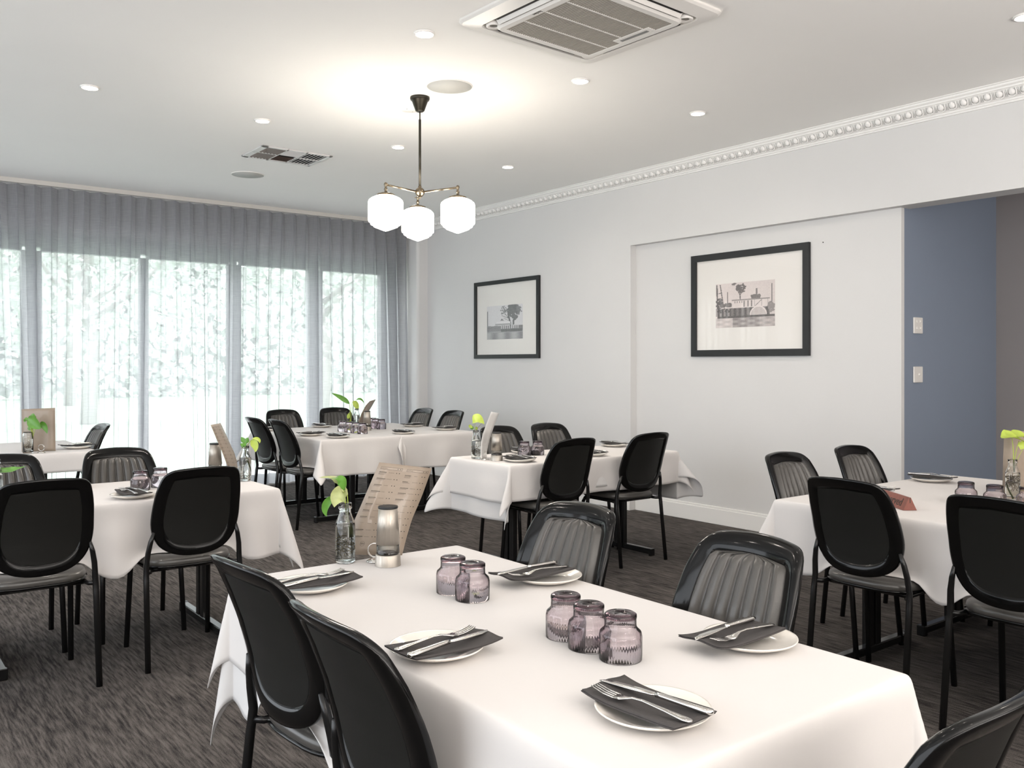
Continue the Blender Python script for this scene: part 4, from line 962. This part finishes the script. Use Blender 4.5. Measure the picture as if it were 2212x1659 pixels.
# left middle table
bx, by = 1.800, 4.70; D = bx * FWD[0] + by * FWD[1]
bottle(bx, by, 'near the right end of the left middle table')
cutting('cutting with glossy green leaves in the left middle table bottle', bx, by,
        [([at(529, 957, D), at(524, 950, D), at(521, 944, D)], .026, VR, 'leaf'), ([at(531, 958, D), at(533, 950, D), at(536, 945, D)], .026, VR, 'leaf'),
         ([at(528, 957, D), at(526, 962, D - .02), at(524, 967, D - .02)], .034, VR, 'leaf'), ([at(543, 950, D), at(552, 944, D), at(563, 952, D), at(560, 958, D)], .030, VF + VR * .3 + UP * .4, 'leafy'),
         ([at(543, 951, D), at(549, 955, D - .01), at(555, 965, D - .01), at(551, 977, D - .01)], .042, VR, 'leafy')],
        [([at(530, 985, D), at(531, 970, D), at(534, 960, D), at(543, 950, D)], .0030, 'stem'), ([at(530, 985, D), at(529, 970, D), at(529, 957, D)], .0030, 'stem'), ([at(531, 985, D), at(535, 1000, D), at(540, 1015, D + .01), at(541, 1024, D + .01)], .0035, 'stem')], 5, 'rootb', rc_=.02)
# left middle table: broad dark leaf at the left edge of view
D = 4.05
bottle(.62, 4.72, 'at the left edge of view on the left middle table')
D = .62 * FWD[0] + 4.72 * FWD[1]
cutting('broad dark green leaf reaching in from the left edge above the chair', .62, 4.72,
        [([at(-45, 1022, D), at(-20, 1014, D), at(20, 1026, D), at(34, 1016, D), at(57, 1007, D)], .062, VF + UP * .35, 'leaf', .1)], [([Vector((.62, 4.72, T + .06)), Vector((.62, 4.72, T + .13)), at(-45, 1022, D)], .003, 'stem')])
# far left table
bx, by = 1.135, 7.10; D = bx * FWD[0] + by * FWD[1]
bottle(bx, by, 'before the upright menu on the far left table', square=True, s=1.05)
cutting('leafy green cutting in the square bottle on the far left table', bx, by,
        [([at(71.5, 907, D), at(69, 900, D), at(73, 893, D)], .045, VR, 'leaf'), ([at(60, 907, D), at(55, 905, D), at(53, 912, D)], .035, VR + UP, 'leaf'),
         ([at(60, 904, D), at(68, 908, D - .02), at(80, 918, D - .02), at(88, 927, D - .02)], .085, VR * .3 + UP, 'leaf'), ([at(86, 914, D), at(94, 914, D), at(100, 924, D), at(102, 937, D)], .045, VR, 'leaf'), ([at(64, 930, D), at(64, 925, D), at(66, 921, D)], .04, VR, 'leaf')],
        [([at(69, 945, D), at(69, 930, D), at(66, 918, D), at(62, 910, D)], .0045, 'stem'), ([at(69, 948, D), at(71, 930, D), at(72, 915, D), at(71.5, 906, D)], .0035, 'stem'), ([at(70, 948, D), at(74, 925, D), at(86, 914, D)], .0025, 'stem')], 14, 'rootb', rc_=.05)
# corner table
bx, by = 4.20, 7.98; D = bx * FWD[0] + by * FWD[1]
bottle(bx, by, 'on the corner table behind the row of glasses')
cutting('arching long-leaved cutting on the corner table', bx, by,
        [([at(755, 873, D), at(748, 863, D), at(735, 856, D), at(716, 849, D)], .055, VF * .6 + UP, 'leaf'), ([at(764, 866, D), at(767, 870, D), at(774, 880, D), at(771, 887, D)], .055, VR, 'leafy'), ([at(769, 865, D), at(776, 860, D), at(782, 862, D), at(787, 873, D)], .035, VF + UP * .6, 'leaf'), ([at(752, 905, D), at(752, 898, D), at(754, 892, D)], .03, VR, 'leafy')],
        [([at(757, 925, D), at(755, 900, D), at(757, 885, D), at(755, 872, D)], .003, 'stem'), ([at(757, 925, D), at(756, 895, D), at(758, 870, D), at(764, 865, D)], .003, 'stem'), ([at(758, 925, D), at(759, 890, D), at(762, 868, D), at(770, 865, D)], .002, 'stem')], 4, 'rootb')
# wall table
bx, by = 3.440, 4.850; D = bx * FWD[0] + by * FWD[1]
bottle(bx, by, 'at the left end of the wall table')
cutting('cutting with one round lime leaf on the wall table', bx, by,
        [([at(1021, 914, D), at(1026, 905, D - .02), at(1036, 905, D), at(1046, 917, D)], .115, VF + UP * .55, 'leafy', .05), ([at(1019, 919, D), at(1016, 921, D), at(1015, 925, D)], .03, VR, 'leafy'), ([at(1023, 926, D), at(1019, 923, D), at(1016, 927, D)], .025, VR * .5 + UP, 'leaf'), ([at(1026, 925, D), at(1029, 924, D), at(1031, 929, D)], .025, VR, 'leafy')],
        [([at(1024, 950, D), at(1023, 935, D), at(1024, 925, D), at(1027, 914, D)], .002, 'stem'), ([at(1025, 950, D), at(1027, 930, D), at(1034, 920, D), at(1040, 916, D)], .0016, 'rootb')], 26, 'rootb', rc_=.045, seed=6)
# reserved table
bx, by = 4.42, 1.868; D = bx * FWD[0] + by * FWD[1]
bottle(bx, by, 'beside the menu on the reserved table', h=.185)
cutting('lime heart-shaped leaves above tangled brown roots on the reserved table', bx, by,
        [([at(2161, 944, D), at(2175, 940, D - .02), at(2190, 942, D - .02), at(2214, 956, D)], .095, VF + UP * .35, 'leafy', .04), ([at(2186, 942, D + .03), at(2200, 937, D + .03), at(2225, 948, D + .02)], .08, VF + UP * .4, 'leafy', .04), ([at(2199, 962, D), at(2206, 960, D), at(2216, 968, D)], .04, VR + UP, 'leafy')],
        [([at(2190, 1020, D), at(2189, 995, D), at(2190, 970, D), at(2186, 946, D)], .0028, 'stem'), ([at(2191, 1020, D), at(2190, 990, D), at(2196, 970, D), at(2201, 952, D)], .0022, 'stem'), ([at(2192, 1020, D), at(2192, 1000, D), at(2203, 980, D), at(2212, 966, D)], .0018, 'stem'), ([at(2176, 1046, D), at(2180, 1060, D), at(2187, 1070, D), at(2190, 1080, D)], .004, 'stem')], 34, 'rootb', rc_=.075, seed=8)

# ------------------------------------------------------------------ reserved sign
p0 = Vector((3.86, 2.20)); p1 = Vector((3.705, 1.985))
c = (p0 + p1) / 2; d = (p1 - p0); ang = math.atan2(d.y, d.x); Ls = d.length
o = thing('reserved_sign', 'triangular red wooden block sign reading Reserved', 'sign', (c.x, c.y, T + .001), ang)
mb = MB(); hw, hh = .030, .055
mb.add([(-Ls / 2, -hw, 0), (-Ls / 2, hw, 0), (-Ls / 2, .004, hh), (-Ls / 2, -.004, hh), (Ls / 2, -hw, 0), (Ls / 2, hw, 0), (Ls / 2, .004, hh), (Ls / 2, -.004, hh)], [(0, 1, 2, 3)[::-1], (4, 5, 6, 7), (0, 4, 7, 3), (1, 2, 6, 5), (3, 7, 6, 2), (0, 1, 5, 4)], False)
mb.build('wood_block', M['wood'], o)
tm = mesh_of_text('Reserved', .052, .0006); tm.materials.append(M['ink'])
sl = math.atan2(hh, hw - .004)
t = link('lettering', tm, o); t.location = (0, -(hw + .004) / 2 - .0004, hh / 2 + .0003); t.rotation_euler = (sl, 0, 0)
MB().box(Ls / 2 - .001, Ls / 2 + .0008, -.0015, .0015, .032, .052).build('slot', M['ink'], o)
